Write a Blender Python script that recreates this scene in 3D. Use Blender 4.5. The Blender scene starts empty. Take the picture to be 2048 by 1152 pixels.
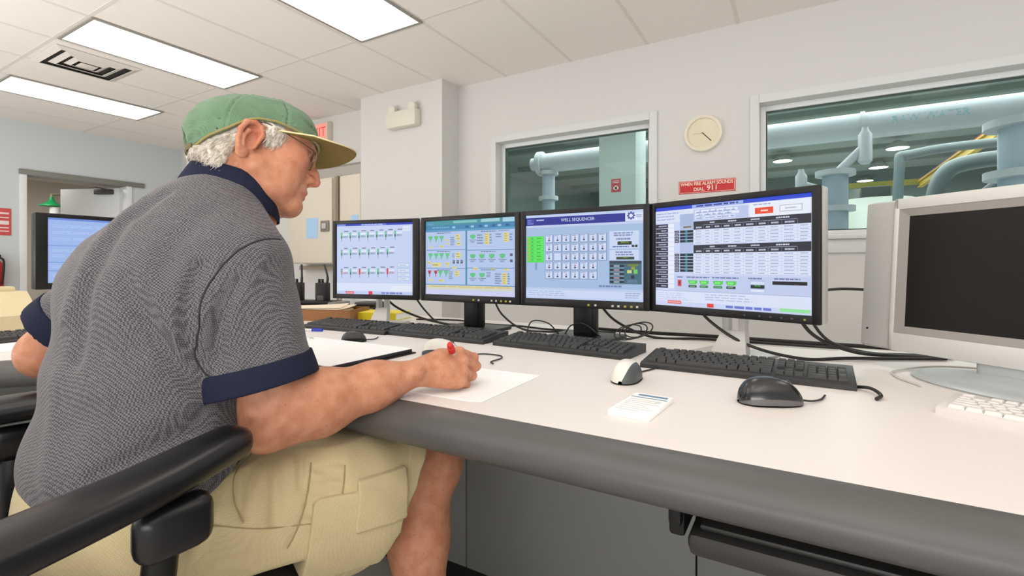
LAMP, SCREEN, HALL, WORLD, EXPO, UPFILL = 3.2, 0.95, 560.0, 0.64, -0.04, 175.0
import bpy, bmesh, math, random
import numpy as np
from mathutils import Vector, Matrix

SC = bpy.context.scene
COL = SC.collection
PI = math.pi
random.seed(7)
RNG = np.random.default_rng(11)

# ------------------------------------------------------------------ colours and materials
def lin(c):
    c = c / 255.0
    return c / 12.92 if c <= 0.04045 else ((c + 0.055) / 1.055) ** 2.4

def rgb(c):
    return (lin(c[0]), lin(c[1]), lin(c[2]), 1.0)

MATS = {}

def mat(name, col, rough=0.5, metal=0.0, spec=0.5, noise=0.0, nscale=40.0, bump=0.0, bscale=200.0, coat=0.0, sss=0.0):
    """principled material with an optional procedural colour mottle and bump"""
    if name in MATS:
        return MATS[name]
    m = bpy.data.materials.new(name)
    m.use_nodes = True
    nt = m.node_tree
    b = nt.nodes['Principled BSDF']
    b.inputs['Base Color'].default_value = rgb(col)
    b.inputs['Roughness'].default_value = rough
    b.inputs['Metallic'].default_value = metal
    b.inputs['Specular IOR Level'].default_value = spec
    b.inputs['Coat Weight'].default_value = coat
    if noise or bump:
        tc = nt.nodes.new('ShaderNodeTexCoord')
    if noise:
        n = nt.nodes.new('ShaderNodeTexNoise')
        n.inputs['Scale'].default_value = nscale
        n.inputs['Detail'].default_value = 5
        nt.links.new(tc.outputs['Object'], n.inputs['Vector'])
        mx = nt.nodes.new('ShaderNodeMix')
        mx.data_type = 'RGBA'
        c = rgb(col)
        mx.inputs[6].default_value = tuple(x * (1 - noise) for x in c[:3]) + (1,)
        mx.inputs[7].default_value = tuple(min(1, x * (1 + noise)) for x in c[:3]) + (1,)
        nt.links.new(n.outputs['Fac'], mx.inputs[0])
        nt.links.new(mx.outputs[2], b.inputs['Base Color'])
    if bump:
        n2 = nt.nodes.new('ShaderNodeTexNoise')
        n2.inputs['Scale'].default_value = bscale
        n2.inputs['Detail'].default_value = 3
        nt.links.new(tc.outputs['Object'], n2.inputs['Vector'])
        bp = nt.nodes.new('ShaderNodeBump')
        bp.inputs['Strength'].default_value = bump
        bp.inputs['Distance'].default_value = 0.002
        nt.links.new(n2.outputs['Fac'], bp.inputs['Height'])
        nt.links.new(bp.outputs['Normal'], b.inputs['Normal'])
    MATS[name] = m
    return m

def emit(name, col, strength=1.0):
    """a surface that gives off light (lamp or lit screen)"""
    if name in MATS:
        return MATS[name]
    m = bpy.data.materials.new(name)
    m.use_nodes = True
    b = m.node_tree.nodes['Principled BSDF']
    b.inputs['Base Color'].default_value = (0.02, 0.02, 0.02, 1)
    b.inputs['Roughness'].default_value = 0.45
    b.inputs['Specular IOR Level'].default_value = 0.2
    b.inputs['Emission Color'].default_value = rgb(col)
    b.inputs['Emission Strength'].default_value = strength
    MATS[name] = m
    return m

def glass(name, tint, gloss=0.06):
    if name in MATS:
        return MATS[name]
    m = bpy.data.materials.new(name)
    m.use_nodes = True
    nt = m.node_tree
    nt.nodes.remove(nt.nodes['Principled BSDF'])
    out = nt.nodes['Material Output']
    t = nt.nodes.new('ShaderNodeBsdfTransparent')
    t.inputs['Color'].default_value = rgb(tint)
    g = nt.nodes.new('ShaderNodeBsdfGlossy')
    g.inputs['Roughness'].default_value = 0.02
    fr = nt.nodes.new('ShaderNodeFresnel')
    fr.inputs['IOR'].default_value = 1.22
    mx = nt.nodes.new('ShaderNodeMixShader')
    nt.links.new(fr.outputs['Fac'], mx.inputs['Fac'])
    nt.links.new(t.outputs[0], mx.inputs[1])
    nt.links.new(g.outputs[0], mx.inputs[2])
    nt.links.new(mx.outputs[0], out.inputs['Surface'])
    MATS[name] = m
    return m

# ------------------------------------------------------------------ mesh builder
_BOX = {}

def bevel_box(size, bev, seg):
    key = (tuple(round(s, 5) for s in size), round(bev, 5), seg)
    if key in _BOX:
        return _BOX[key]
    bm = bmesh.new()
    bmesh.ops.create_cube(bm, size=1.0)
    bmesh.ops.scale(bm, vec=Vector(size), verts=bm.verts)
    if bev > 0:
        bmesh.ops.bevel(bm, geom=bm.edges[:], offset=min(bev, min(size) * 0.49), segments=seg, affect='EDGES', profile=0.5)
    bm.verts.index_update()
    vs = [v.co.copy() for v in bm.verts]
    fs = [[v.index for v in f.verts] for f in bm.faces]
    bm.free()
    _BOX[key] = (vs, fs)
    return _BOX[key]

class MB:
    def __init__(self):
        self.v, self.f, self.m = [], [], []

    def add(self, vs, fs, mi=0, M=None):
        b = len(self.v)
        if M is not None:
            vs = [M @ Vector(v) for v in vs]
        self.v.extend(tuple(v) for v in vs)
        self.f.extend([b + i for i in f] for f in fs)
        self.m.extend([mi] * len(fs))
        return self

    def box(self, lo, hi, mi=0, bev=0.0, seg=2, M=None):
        lo, hi = Vector(lo), Vector(hi)
        c, s = (lo + hi) / 2, hi - lo
        vs, fs = bevel_box(s, bev, seg)
        T = Matrix.Translation(c)
        return self.add(vs, fs, mi, T if M is None else M @ T)

    def cbox(self, c, size, mi=0, bev=0.0, seg=2, R=None, M=None):
        vs, fs = bevel_box(size, bev, seg)
        T = Matrix.Translation(Vector(c))
        if R is not None:
            T = T @ R.to_4x4()
        return self.add(vs, fs, mi, T if M is None else M @ T)

    def tube(self, pts, r, n=10, mi=0, caps=True, closed=False, M=None, flat=1.0):
        pts = [Vector(p) for p in pts]
        k = len(pts)
        rs = r if isinstance(r, (list, tuple)) else [r] * k
        vs, fs = [], []
        ref = None
        for i, p in enumerate(pts):
            a = pts[i - 1] if (i > 0 or closed) else p
            b = pts[(i + 1) % k] if (i < k - 1 or closed) else p
            t = (b - a).normalized()
            if ref is None:
                ref = Vector((0, 0, 1)) if abs(t.z) < 0.9 else Vector((1, 0, 0))
            u = (ref - t * ref.dot(t)).normalized()
            w = t.cross(u)
            ref = u
            for j in range(n):
                ang = 2 * PI * j / n
                vs.append(p + (u * math.cos(ang) * flat + w * math.sin(ang)) * rs[i])
        for i in range(k if closed else k - 1):
            for j in range(n):
                a, b = i * n + j, i * n + (j + 1) % n
                c, d = ((i + 1) % k) * n + (j + 1) % n, ((i + 1) % k) * n + j
                fs.append([a, b, c, d])
        if caps and not closed:
            fs.append(list(range(n))[::-1])
            fs.append([(k - 1) * n + j for j in range(n)])
        return self.add(vs, fs, mi, M)

    def lathe(self, prof, n=32, mi=0, M=None):
        vs, fs = [], []
        k = len(prof)
        for r, z in prof:
            for j in range(n):
                a = 2 * PI * j / n
                vs.append((r * math.cos(a), r * math.sin(a), z))
        for i in range(k - 1):
            for j in range(n):
                fs.append([i * n + j, i * n + (j + 1) % n, (i + 1) * n + (j + 1) % n, (i + 1) * n + j])
        if prof[0][0] > 1e-6:
            fs.append(list(range(n))[::-1])
        if prof[-1][0] > 1e-6:
            fs.append([(k - 1) * n + j for j in range(n)])
        return self.add(vs, fs, mi, M)

    def prism(self, poly, z0, z1, mi=0, M=None):
        n = len(poly)
        vs = [(x, y, z0) for x, y in poly] + [(x, y, z1) for x, y in poly]
        fs = [list(range(n))[::-1], [n + i for i in range(n)]]
        fs += [[i, (i + 1) % n, n + (i + 1) % n, n + i] for i in range(n)]
        return self.add(vs, fs, mi, M)

    def ball(self, c, r, mi=0, n=16, M=None):
        rr = r if isinstance(r, (tuple, list)) else (r, r, r)
        prof = [(math.sin(PI * i / n), -math.cos(PI * i / n)) for i in range(n + 1)]
        prof[0], prof[-1] = (0.0001, -1), (0.0001, 1)
        T = Matrix.Translation(Vector(c)) @ Matrix.Diagonal((rr[0], rr[1], rr[2], 1))
        return self.lathe(prof, n * 2, mi, T if M is None else M @ T)

    def grid(self, P, mi=0, M=None, wrap=False):
        """P: rows of points"""
        r, c = len(P), len(P[0])
        vs = [p for row in P for p in row]
        fs = []
        for i in range(r - 1):
            for j in range(c if wrap else c - 1):
                j2 = (j + 1) % c
                fs.append([i * c + j, i * c + j2, (i + 1) * c + j2, (i + 1) * c + j])
        return self.add(vs, fs, mi, M)

    def obj(self, name, mats, parent=None, smooth=True, angle=38, loc=None, fix=False):
        me = bpy.data.meshes.new(name)
        me.from_pydata(self.v, [], self.f)
        if not isinstance(mats, (list, tuple)):
            mats = [mats]
        for m in mats:
            me.materials.append(m)
        me.polygons.foreach_set('material_index', self.m)
        if fix:
            bm = bmesh.new(); bm.from_mesh(me)
            bmesh.ops.recalc_face_normals(bm, faces=bm.faces)
            bm.to_mesh(me); bm.free()
        if smooth:
            me.polygons.foreach_set('use_smooth', [True] * len(me.polygons))
            me.set_sharp_from_angle(angle=math.radians(angle))
        me.update()
        o = bpy.data.objects.new(name, me)
        COL.objects.link(o)
        if parent is not None:
            o.parent = parent
        if loc is not None:
            o.location = loc
        return o

def tag(o, label=None, cat=None, group=None, kind=None):
    if label: o['label'] = label
    if cat: o['category'] = cat
    if group: o['group'] = group
    if kind: o['kind'] = kind
    return o

def thing(name, label, cat, loc=(0, 0, 0), rz=0.0, group=None):
    o = bpy.data.objects.new(name, None)
    COL.objects.link(o)
    o.location = loc
    o.rotation_euler = (0, 0, rz)
    o.empty_display_size = 0.05
    return tag(o, label, cat, group)

def struct(o):
    o['kind'] = 'structure'
    return o

def copy_tree(o, parent=None):
    c = o.copy()
    COL.objects.link(c)
    if parent is not None:
        c.parent = parent
    for ch in list(o.children):
        copy_tree(ch, c)
    return c

_TXT = {}

def text_geo(s, size, align='CENTER', bold=False):
    """flat letter outlines as (verts, faces) in the XY plane, centred vertically on the cap height"""
    key = (s, size, align)
    if key in _TXT:
        return _TXT[key]
    cu = bpy.data.curves.new('lettering', 'FONT')
    cu.body = s
    cu.size = size
    cu.align_x = align
    cu.resolution_u = 3
    if bold:
        cu.offset = size * 0.018
    ob = bpy.data.objects.new('lettering', cu)
    COL.objects.link(ob)
    dg = bpy.context.evaluated_depsgraph_get()
    me = ob.evaluated_get(dg).to_mesh()
    vs = [tuple(v.co) for v in me.vertices]
    fs = [list(p.vertices) for p in me.polygons]
    ob.evaluated_get(dg).to_mesh_clear()
    bpy.data.objects.remove(ob)
    bpy.data.curves.remove(cu)
    _TXT[key] = (vs, fs)
    return _TXT[key]

def spline(pts, n=8):
    """Catmull-Rom through the points"""
    P = [Vector(p) for p in pts]
    P = [P[0] * 2 - P[1]] + P + [P[-1] * 2 - P[-2]]
    out = []
    for i in range(1, len(P) - 2):
        p0, p1, p2, p3 = P[i - 1], P[i], P[i + 1], P[i + 2]
        for k in range(n):
            t = k / n
            out.append(0.5 * ((2 * p1) + (p2 - p0) * t + (2 * p0 - 5 * p1 + 4 * p2 - p3) * t * t + (3 * p1 - p0 - 3 * p2 + p3) * t ** 3))
    out.append(P[-2])
    return out

# common materials
M_WALL = mat('wall_paint', (215, 214, 211), 0.7, spec=0.25, noise=0.015, nscale=3, bump=0.05, bscale=300)
M_TRIM = mat('white_trim', (232, 235, 236), 0.45, noise=0.02, nscale=8)
M_TILE = mat('ceiling_tile', (240, 233, 227), 0.9, spec=0.1, noise=0.03, nscale=90, bump=0.15, bscale=260)
M_TBAR = mat('ceiling_grid', (226, 219, 211), 0.6, spec=0.3, noise=0.02)
M_FLOOR = mat("floor_vinyl", (196, 194, 188), 0.4, noise=0.05, nscale=14)
M_BLACK = mat('black_plastic', (19, 19, 20), 0.42, spec=0.35, noise=0.1, nscale=60)
M_BLACKSOFT = mat('black_rubber', (38, 37, 38), 0.42, noise=0.12, nscale=30)
M_CABLE = mat('cable_rubber', (32, 31, 30), 0.5, noise=0.1)
M_SILVER = mat('silver_plastic', (196, 195, 192), 0.42, metal=0.25, noise=0.03)
M_DKGREY = mat('dark_grey_plastic', (72, 72, 72), 0.5, noise=0.06)
M_WHITEPL = mat('white_plastic', (232, 230, 224), 0.35, noise=0.02)
M_CREAM = mat('cream_enamel', (219, 210, 194), 0.5, noise=0.03, nscale=5)
M_PAPER = mat('paper', (247, 247, 246), 0.75, spec=0.15, noise=0.01)
M_RED = mat('red_enamel', (200, 28, 28), 0.45, noise=0.04)
M_STEEL = mat('brushed_steel', (150, 150, 148), 0.35, metal=0.9, noise=0.05)
# ================================================================== the room
CEIL = 2.74
WY = 3.87          # inner face of the window wall
LX = -8.1          # inner face of the far left wall
fl = MB().box((-12.6, -3.2, -0.1), (4.2, WY + 0.2, 0)).obj('floor', M_FLOOR); struct(fl)

# ceiling: tiles with a hung grid under them
cb = MB()
cb.box((-8.3, -3.2, CEIL), (4.2, WY + 0.2, CEIL + 0.1), 0)
for k in range(-8, 10):
    x = -2.34 + 0.65 * k
    if -8.1 < x < 4.2:
        cb.box((x - 0.012, -3.2, CEIL - 0.002), (x + 0.012, WY, CEIL + 0.001), 1)
for k in range(-4, 3):
    y = 1.45 + 1.22 * k
    if -3.2 < y < WY:
        cb.box((-8.1, y - 0.012, CEIL - 0.0017), (4.2, y + 0.012, CEIL + 0.001), 1)
struct(cb.obj('ceiling', [M_TILE, M_TBAR]))

# window wall, built round its two openings
W1 = (-2.447, -1.022, 1.20, 2.14)
W2 = (-0.2506, 2.0, 1.20, 2.14)
wb = MB()
wb.box((-8.3, WY, 0), (4.2, WY + 0.2, W1[2]))
wb.box((-8.3, WY, W1[3]), (4.2, WY + 0.2, CEIL + 0.1))
wb.box((-8.3, WY, W1[2]), (W1[0], WY + 0.2, W1[3]))
wb.box((W1[1], WY, W1[2]), (W2[0], WY + 0.2, W1[3]))
wb.box((W2[1], WY, W1[2]), (4.2, WY + 0.2, W1[3]))
struct(wb.obj('wall_back', M_WALL))
struct(MB().box((-3.96, 3.61, 0), (-2.885, WY, CEIL)).obj('wall_pilaster', M_WALL))

# left wall with the doorway, and the passage behind it
DY0, DY1, DZ = 2.12, 3.17, 2.11
wl = MB()
wl.box((LX - 0.2, -3.2, 0), (LX, DY0, CEIL + 0.1))
wl.box((LX - 0.2, DY1, 0), (LX, WY + 0.2, CEIL + 0.1))
wl.box((LX - 0.2, DY0, DZ), (LX, DY1, CEIL + 0.1))
struct(wl.obj('wall_left', mat('wall_paint_cool', (206, 213, 215), 0.7, spec=0.25, noise=0.015, nscale=3)))
M_PASS = mat('passage_paint', (214, 206, 196), 0.8, noise=0.02)
pw = MB()
pw.box((-12.6, -0.5, 0), (-12.5, 5.0, 2.6))
pw.box((-12.5, -0.6, 0), (LX - 0.2, -0.5, 2.6))
pw.box((-12.5, 4.9, 0), (LX - 0.2, 5.0, 2.6))
struct(pw.obj('wall_passage', M_PASS))
struct(MB().box((-12.6, -0.6, 2.6), (LX - 0.2, 5.0, 2.7)).obj('ceiling_passage', M_PASS))

M_FRAMEGREY = mat('grey_frame', (128, 128, 122), 0.5, noise=0.04)
dr = MB()
dr.box((LX - 0.21, DY0 - 0.05, 0), (LX + 0.02, DY0 + 0.015, DZ + 0.05), 0, 0.004)
dr.box((LX - 0.21, DY1 - 0.015, 0), (LX + 0.02, DY1 + 0.05, DZ + 0.05), 0, 0.004)
dr.box((LX - 0.215, DY0 - 0.055, DZ - 0.015), (LX + 0.026, DY1 + 0.2, DZ + 0.05), 1, 0.004)
door1 = struct(dr.obj('door_1', [M_TRIM, M_FRAMEGREY]))
leafM = Matrix.Translation((LX - 0.16, DY1 - 0.02, 0)) @ Matrix.Rotation(math.radians(-66), 4, 'Z')
lf = MB().box((-0.02, -0.93, 0.01), (0.02, 0, DZ - 0.03), 0, 0.003, M=leafM)
leaf = lf.obj('door_leaf', M_TRIM, door1)
cl = MB().box((0.02, -0.33, DZ - 0.12), (0.09, -0.08, DZ - 0.05), 0, 0.008, M=leafM)
cl.tube([leafM @ Vector((0.06, -0.12, DZ - 0.06)), leafM @ Vector((0.16, -0.22, DZ - 0.035)), leafM @ Vector((0.12, -0.35, DZ - 0.03))], 0.008)
cl.obj('door_closer', M_DKGREY, leaf)

# windows: casing, frame, stool and pane
def window(name, w):
    x0, x1, z0, z1 = w
    b = MB()
    c = 0.06
    b.box((x0 - c, WY - 0.018, z0 - c), (x0, WY, z1 + c), 0, 0.004)
    b.box((x1, WY - 0.018, z0 - c), (x1 + c, WY, z1 + c), 0, 0.004)
    b.box((x0, WY - 0.018, z1), (x1, WY, z1 + c), 0, 0.004)
    b.box((x0 - c, WY - 0.045, z0 - 0.03), (x1 + c, WY + 0.06, z0), 0, 0.006)
    b.box((x0 - c, WY - 0.018, z0 - 0.12), (x1 + c, WY, z0 - 0.03), 0, 0.004)
    root = struct(b.obj(name, mat('casing_paint', (218, 220, 220), 0.55, noise=0.015)))
    f = MB()
    g = 0.035
    ya, yb = WY + 0.09, WY + 0.15
    f.box((x0, ya, z0), (x0 + g, yb, z1), 0, 0.003)
    f.box((x1 - g, ya, z0), (x1, yb, z1), 0, 0.003)
    f.box((x0 + g, ya, z1 - g), (x1 - g, yb, z1), 0, 0.003)
    f.box((x0 + g, ya, z0), (x1 - g, yb, z0 + g), 0, 0.003)
    f.obj('window_frame', M_TRIM, root)
    gk = MB()
    q = 0.008
    ga, gb = WY + 0.105, WY + 0.135
    X0, X1, Z0, Z1 = x0 + g, x1 - g, z0 + g, z1 - g
    gk.box((X0, ga, Z0), (X0 + q, gb, Z1)); gk.box((X1 - q, ga, Z0), (X1, gb, Z1))
    gk.box((X0 + q, ga, Z1 - q), (X1 - q, gb, Z1)); gk.box((X0 + q, ga, Z0), (X1 - q, gb, Z0 + q))
    gk.obj('gasket', mat('gasket_rubber', (60, 74, 70), 0.6), root)
    MB().box((x0 + g, WY + 0.117, z0 + g), (x1 - g, WY + 0.123, z1 - g)).obj('window_pane', glass('window_glass', (246, 250, 249)), root)
window('window_1', W1)
window('window_2', W2)
struct(MB().box((-8.1, WY - 0.015, 0), (-3.96, WY, 0.1), 0, 0.004).obj('baseboard_back', M_DKGREY))
struct(MB().box((LX, -3.2, 0), (LX + 0.015, DY0 - 0.05, 0.1), 0, 0.004).obj('baseboard_left', M_DKGREY))

# ------------------------------------------------------------------ ceiling lights
M_LAMP = emit('lamp_diffuser', (255, 252, 246), LAMP)
def ceiling_light(x0, y0, label):
    t = thing('ceiling_light', label, 'ceiling light', (x0, y0, CEIL), 0, 'recessed ceiling light panels')
    w, l = 0.575, 1.22
    f = MB()
    e = 0.022
    for a, b in (((-e, -e), (w + e, 0)), ((-e, l), (w + e, l + e)), ((-e, 0), (0, l)), ((w, 0), (w + e, l))):
        f.box((a[0], a[1], -0.014), (b[0], b[1], -0.0045), 0, 0.002)
    f.obj('frame', mat('lamp_frame', (150, 148, 142), 0.5), t)
    MB().box((0, 0, -0.011), (w, l, -0.0045), 0).obj('diffuser', M_LAMP, t)
    return t
ceiling_light(-2.92, 1.45, 'recessed light panel at the top centre edge, nearest to the camera')
ceiling_light(-4.865, 1.48, 'long recessed light panel beside the ceiling vent')
ceiling_light(-6.81, 1.54, 'farthest recessed light panel, above the doorway wall')
for (x0, y0) in ((-0.97, 1.45), (0.98, 1.45), (-0.97, -1.2), (-2.92, -1.2), (0.98, -1.2), (-4.865, -1.2)):
    ceiling_light(x0, y0, 'recessed light panel out of the frame, above and behind the camera')

# vent beside the middle light
t = thing('ceiling_vent', 'square white air diffuser with dark curved slots beside the light panel', 'vent', (-5.33, 1.79, CEIL))
b = MB()
for (a, s) in ((0.29, 0.045), (0.20, 0.04), (0.12, 0.035)):
    for i in range(4):
        M = Matrix.Rotation(i * PI / 2, 4, 'Z')
        b.add([(-a, a, -0.006), (a, a, -0.006), (a - s, a - s, -0.022), (-a + s, a - s, -0.022),
               (-a, a, -0.003), (a, a, -0.003), (a - s, a - s, -0.016), (-a + s, a - s, -0.016)],
              [[0, 1, 2, 3], [7, 6, 5, 4], [0, 4, 5, 1], [2, 6, 7, 3]], 0, M)
b.box((-0.06, -0.06, -0.024), (0.06, 0.06, -0.018), 0, 0.004)
b.obj('louvre', mat('vent_white', (222, 216, 208), 0.5), t)
MB().box((-0.28, -0.28, -0.005), (0.28, 0.28, -0.002)).obj('duct', mat('duct_dark', (36, 33, 30), 0.9), t)

# ------------------------------------------------------------------ things on the walls
t = thing('exit_sign', 'lit red and white exit sign high on the wall behind the green cap', 'sign', (-4.88, WY, 2.545))
MB().box((-0.17, -0.08, -0.10), (0.17, 0, 0.115), 0, 0.006).obj('housing', M_CREAM, t)
MB().box((-0.155, -0.084, -0.085), (0.155, -0.08, 0.1)).obj('face', emit('exit_face', (250, 160, 145), 1.0), t)
vs, fs = text_geo('EXIT', 0.15)
R90 = Matrix.Rotation(PI / 2, 4, 'X')
MB().add(vs, fs, 0, Matrix.Translation((0, -0.0855, -0.045)) @ R90).obj('lettering', emit('exit_red', (235, 70, 60), 1.0), t, smooth=False)

t = thing('emergency_light', 'cream emergency light box high on the white pilaster', 'emergency light', (-3.33, 3.61, 2.42))
MB().box((-0.19, -0.09, -0.085), (0.19, 0, 0.075), 0, 0.015).obj('housing', mat('ivory_plastic', (224, 219, 204), 0.5), t)
for s in (-0.13, 0.13):
    h = MB().lathe([(0.02, 0), (0.042, 0.01), (0.045, 0.05), (0.038, 0.056)], 20, 0, Matrix.Translation((s, -0.02, 0.10)) @ Matrix.Rotation(PI / 2, 4, 'X'))
    h.tube([(s, -0.045, 0.06), (s, -0.045, 0.10)], 0.012, 8)
    h.obj('lamp_head', mat('ivory_plastic', (224, 219, 204)), t)

t = thing('wall_clock', 'round cream wall clock between the two windows', 'clock', (-0.6236, WY, 1.976))
MC = Matrix.Rotation(PI / 2, 4, 'X')
MB().lathe([(0.134, 0), (0.136, 0.02), (0.132, 0.036), (0.122, 0.042), (0.112, 0.034), (0.11, 0.02)], 48, 0, MC).obj('case', mat('cream_plastic', (240, 234, 212), 0.45), t)
dial = MB().lathe([(0.112, 0.014), (0.0001, 0.014)], 48, 0, MC)
for i in range(12):
    a = 2 * PI * i / 12
    vs, fs = text_geo(str(12 if i == 0 else i), 0.022)
    dial.add(vs, fs, 1, Matrix.Translation((0.088 * math.sin(a), -0.0145, 0.088 * math.cos(a) - 0.007)) @ R90)
dial.obj('dial', [mat('clock_dial', (238, 230, 222), 0.6), mat('dial_ink', (206, 198, 190), 0.6)], t, smooth=False)
def hand(nm, ang, ln, w, mm, y):
    M = Matrix.Rotation(math.radians(ang), 4, 'Y')
    MB().box((-w, y - 0.001, -0.012), (w, y, ln), 0, M=M).obj(nm, mm, t)
M_INK = mat('black_ink', (60, 58, 54), 0.5)
hand('hour_hand', 131, 0.058, 0.0042, M_INK, -0.017)
hand('minute_hand', 137, 0.084, 0.003, M_INK, -0.019)
hand('second_hand', 272, 0.07, 0.0009, mat('grey_ink', (150, 140, 132), 0.5), -0.021)
MB().lathe([(0.112, 0.026), (0.08, 0.031), (0.04, 0.034), (0.0001, 0.035)], 48, 0, MC).obj('cover', glass('clock_cover', (253, 252, 250)), t)

t = thing('fire_alarm_sign', 'red wall sign saying when fire alarm sounds dial 911, under the clock', 'sign', (-0.603, WY, 1.585))
MB().box((-0.197, -0.005, -0.047), (0.197, 0, 0.047), 0, 0.001).obj('plate', M_RED, t)
sg = MB()
MS = mat('sign_cream', (250, 226, 208), 0.6)
for (a, b) in (((-0.192, -0.042), (0.192, -0.0395)), ((-0.192, 0.0395), (0.192, 0.042)), ((-0.192, -0.042), (-0.1895, 0.042)), ((0.1895, -0.042), (0.192, 0.042))):
    sg.box((a[0], -0.0062, a[1]), (b[0], -0.005, b[1]))
vs, fs = text_geo('WHEN FIRE ALARM SOUNDS', 0.0345, bold=True)
wx = max(v[0] for v in vs) * 2
S = Matrix.Diagonal((0.365 / wx, 1, 1, 1))
sg.add(vs, fs, 0, Matrix.Translation((0, -0.0065, 0.0115)) @ R90 @ S)
vs, fs = text_geo('DIAL', 0.036, bold=True)
sg.add(vs, fs, 0, Matrix.Translation((-0.052, -0.0065, -0.030)) @ R90)
vs, fs = text_geo('911', 0.052, bold=True)
sg.add(vs, fs, 0, Matrix.Translation((0.042, -0.0065, -0.030)) @ R90)
sg.obj('lettering', MS, t, smooth=False)

# electrical cabinets in the far corner
def wall_cabinet(x0, x1, label, blue):
    t = thing('wall_mounted_cabinet', label, 'cabinet', ((x0 + x1) / 2, WY - 0.002, 1.0), 0, 'cream wall cabinets in the far corner')
    h = (x1 - x0) / 2
    MB().box((-h, -0.22, 0.015), (h, 0, 0.97), 0, 0.006).obj('body', M_CREAM, t)
    d = MB().box((-h + 0.006, -0.245, 0.025), (h - 0.006, -0.222, 0.96), 0, 0.005).obj('door', M_CREAM, t)
    a, b = blue
    MB().box((a, -0.2475, 0.30), (b, -0.245, 0.53)).obj('notice', mat('pale_blue_card', (172, 205, 238), 0.6), d)
    return t, d
ca, da = wall_cabinet(-5.17, -4.42, 'cream wall cabinet with blue notice and grey latch, left of the pilaster', (-0.06, 0.14))
MB().box((0.20, -0.262, 0.37), (0.335, -0.246, 0.49), 0, 0.006).obj('latch_plate', mat('latch_grey', (128, 126, 120), 0.5), da)
MB().box((0.235, -0.275, 0.40), (0.30, -0.262, 0.46), 0, 0.004).obj('latch_handle', mat('latch_light', (192, 192, 188), 0.4), da)
wall_cabinet(-4.30, -3.975, 'narrow cream wall cabinet squeezed against the pilaster', (0.02, 0.13))
t = thing('cable_trunking', 'grey horizontal trunking running above the cream wall cabinets', 'trunking', (-4.6, WY, 2.03))
MB().box((-0.75, -0.13, -0.04), (0.635, 0, 0.08), 0, 0.006).obj('channel', mat('trunk_grey', (176, 172, 164), 0.5), t)
MB().box((-0.75, -0.14, 0.07), (0.635, 0, 0.088), 0, 0.003).obj('lid', mat('trunk_lid', (150, 147, 140), 0.5), t)
t = thing('conduit_pipe', 'vertical brownish conduit in the gap between the cream wall cabinets', 'conduit', (-4.36, WY - 0.2, 0))
b = MB(); b.tube([(-0.024, 0, 0.02), (-0.024, 0, 1.98)], 0.014, 12); b.obj('pipe', mat('conduit_taupe', (142, 130, 112), 0.5), t)
b = MB(); b.tube([(0.024, 0, 0.02), (0.024, 0, 1.98)], 0.012, 12); b.obj('pipe', mat('conduit_grey', (172, 160, 144), 0.5), t)
t = thing('shadow_strip', 'thin brown strip standing for the shadow line under the left cream cabinet', 'rail', (-4.8, WY, 0.97))
MB().box((-0.4, -0.09, -0.028), (0.5, 0, 0.02), 0, 0.004).obj('rail', mat('strip_taupe', (164, 150, 130), 0.6), t)  # shadow line under the cabinet, put in as a solid brown strip

# far left wall: red notice and extinguisher
t = thing('wall_notice', 'red and white notice on the wall at the far left edge', 'sign', (LX, 1.86, 1.5))
MB().box((0, -0.14, -0.15), (0.006, 0.14, 0.17), 0, 0.001).obj('plate', mat('notice_red', (212, 84, 84), 0.6), t)
b = MB()
for z, h in ((0.11, 0.02), (0.06, 0.012), (0.0, 0.045), (-0.06, 0.012), (-0.1, 0.012)):
    b.box((0.006, -0.12, z - h / 2), (0.0075, 0.12, z + h / 2))
b.obj('lettering', mat('notice_white', (240, 224, 220), 0.6), t)
t = thing('fire_extinguisher', 'red fire extinguisher hanging on the wall at the far left edge', 'fire extinguisher', (LX + 0.09, 1.84, 0.62))
b = MB().lathe([(0.0001, 0), (0.07, 0.005), (0.078, 0.02), (0.078, 0.36), (0.06, 0.41), (0.028, 0.44), (0.026, 0.46)], 28)
b.obj('cylinder', M_RED, t)
MB().box((-0.02, -0.06, 0.46), (0.02, 0.05, 0.50), 0, 0.005).obj('handle', M_BLACK, t)
b = MB(); b.tube(spline([(0.03, 0, 0.47), (0.09, 0.05, 0.44), (0.1, 0.05, 0.3), (0.085, 0.04, 0.15)], 6), 0.011, 8); b.obj('hose', M_BLACK, t)
MB().box((-0.09, -0.02, 0.25), (-0.05, 0.02, 0.48)).obj('bracket', M_DKGREY, t)

# passage: emergency shower with a green rose
t = thing('emergency_shower', 'green emergency shower head on a pipe seen through the doorway', 'emergency shower', (-11.2, 3.27, 0))
M_GREEN = mat('green_enamel', (34, 172, 98), 0.4, noise=0.05)
b = MB().lathe([(0.17, 2.02), (0.165, 2.035), (0.06, 2.09), (0.03, 2.14), (0.028, 2.18), (0.0001, 2.18)], 32)
b.obj('shower_rose', M_GREEN, t)
b = MB(); b.tube([(0, 0, 2.15), (0, 0, 2.22), (-0.02, 0.1, 2.24), (-0.1, 0.9, 2.24), (-0.1, 0.9, 0)], 0.025, 10); b.obj('pipe', mat('pipe_taupe', (160, 150, 138), 0.5), t)
b = MB().lathe([(0.0001, 0.9), (0.075, 0.9), (0.075, 2.0), (0.03, 2.01), (0.0001, 2.01)], 20, 0, Matrix.Translation((0.06, 0.03, 0)))
b.obj('standpipe', M_TRIM, t)
MB().lathe([(0.16, 0), (0.16, 0.03), (0.03, 0.05), (0.03, 0.9), (0.0001, 0.9)], 20, 0, Matrix.Translation((0.06, 0.03, 0))).obj('stand', M_TRIM, t)

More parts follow.
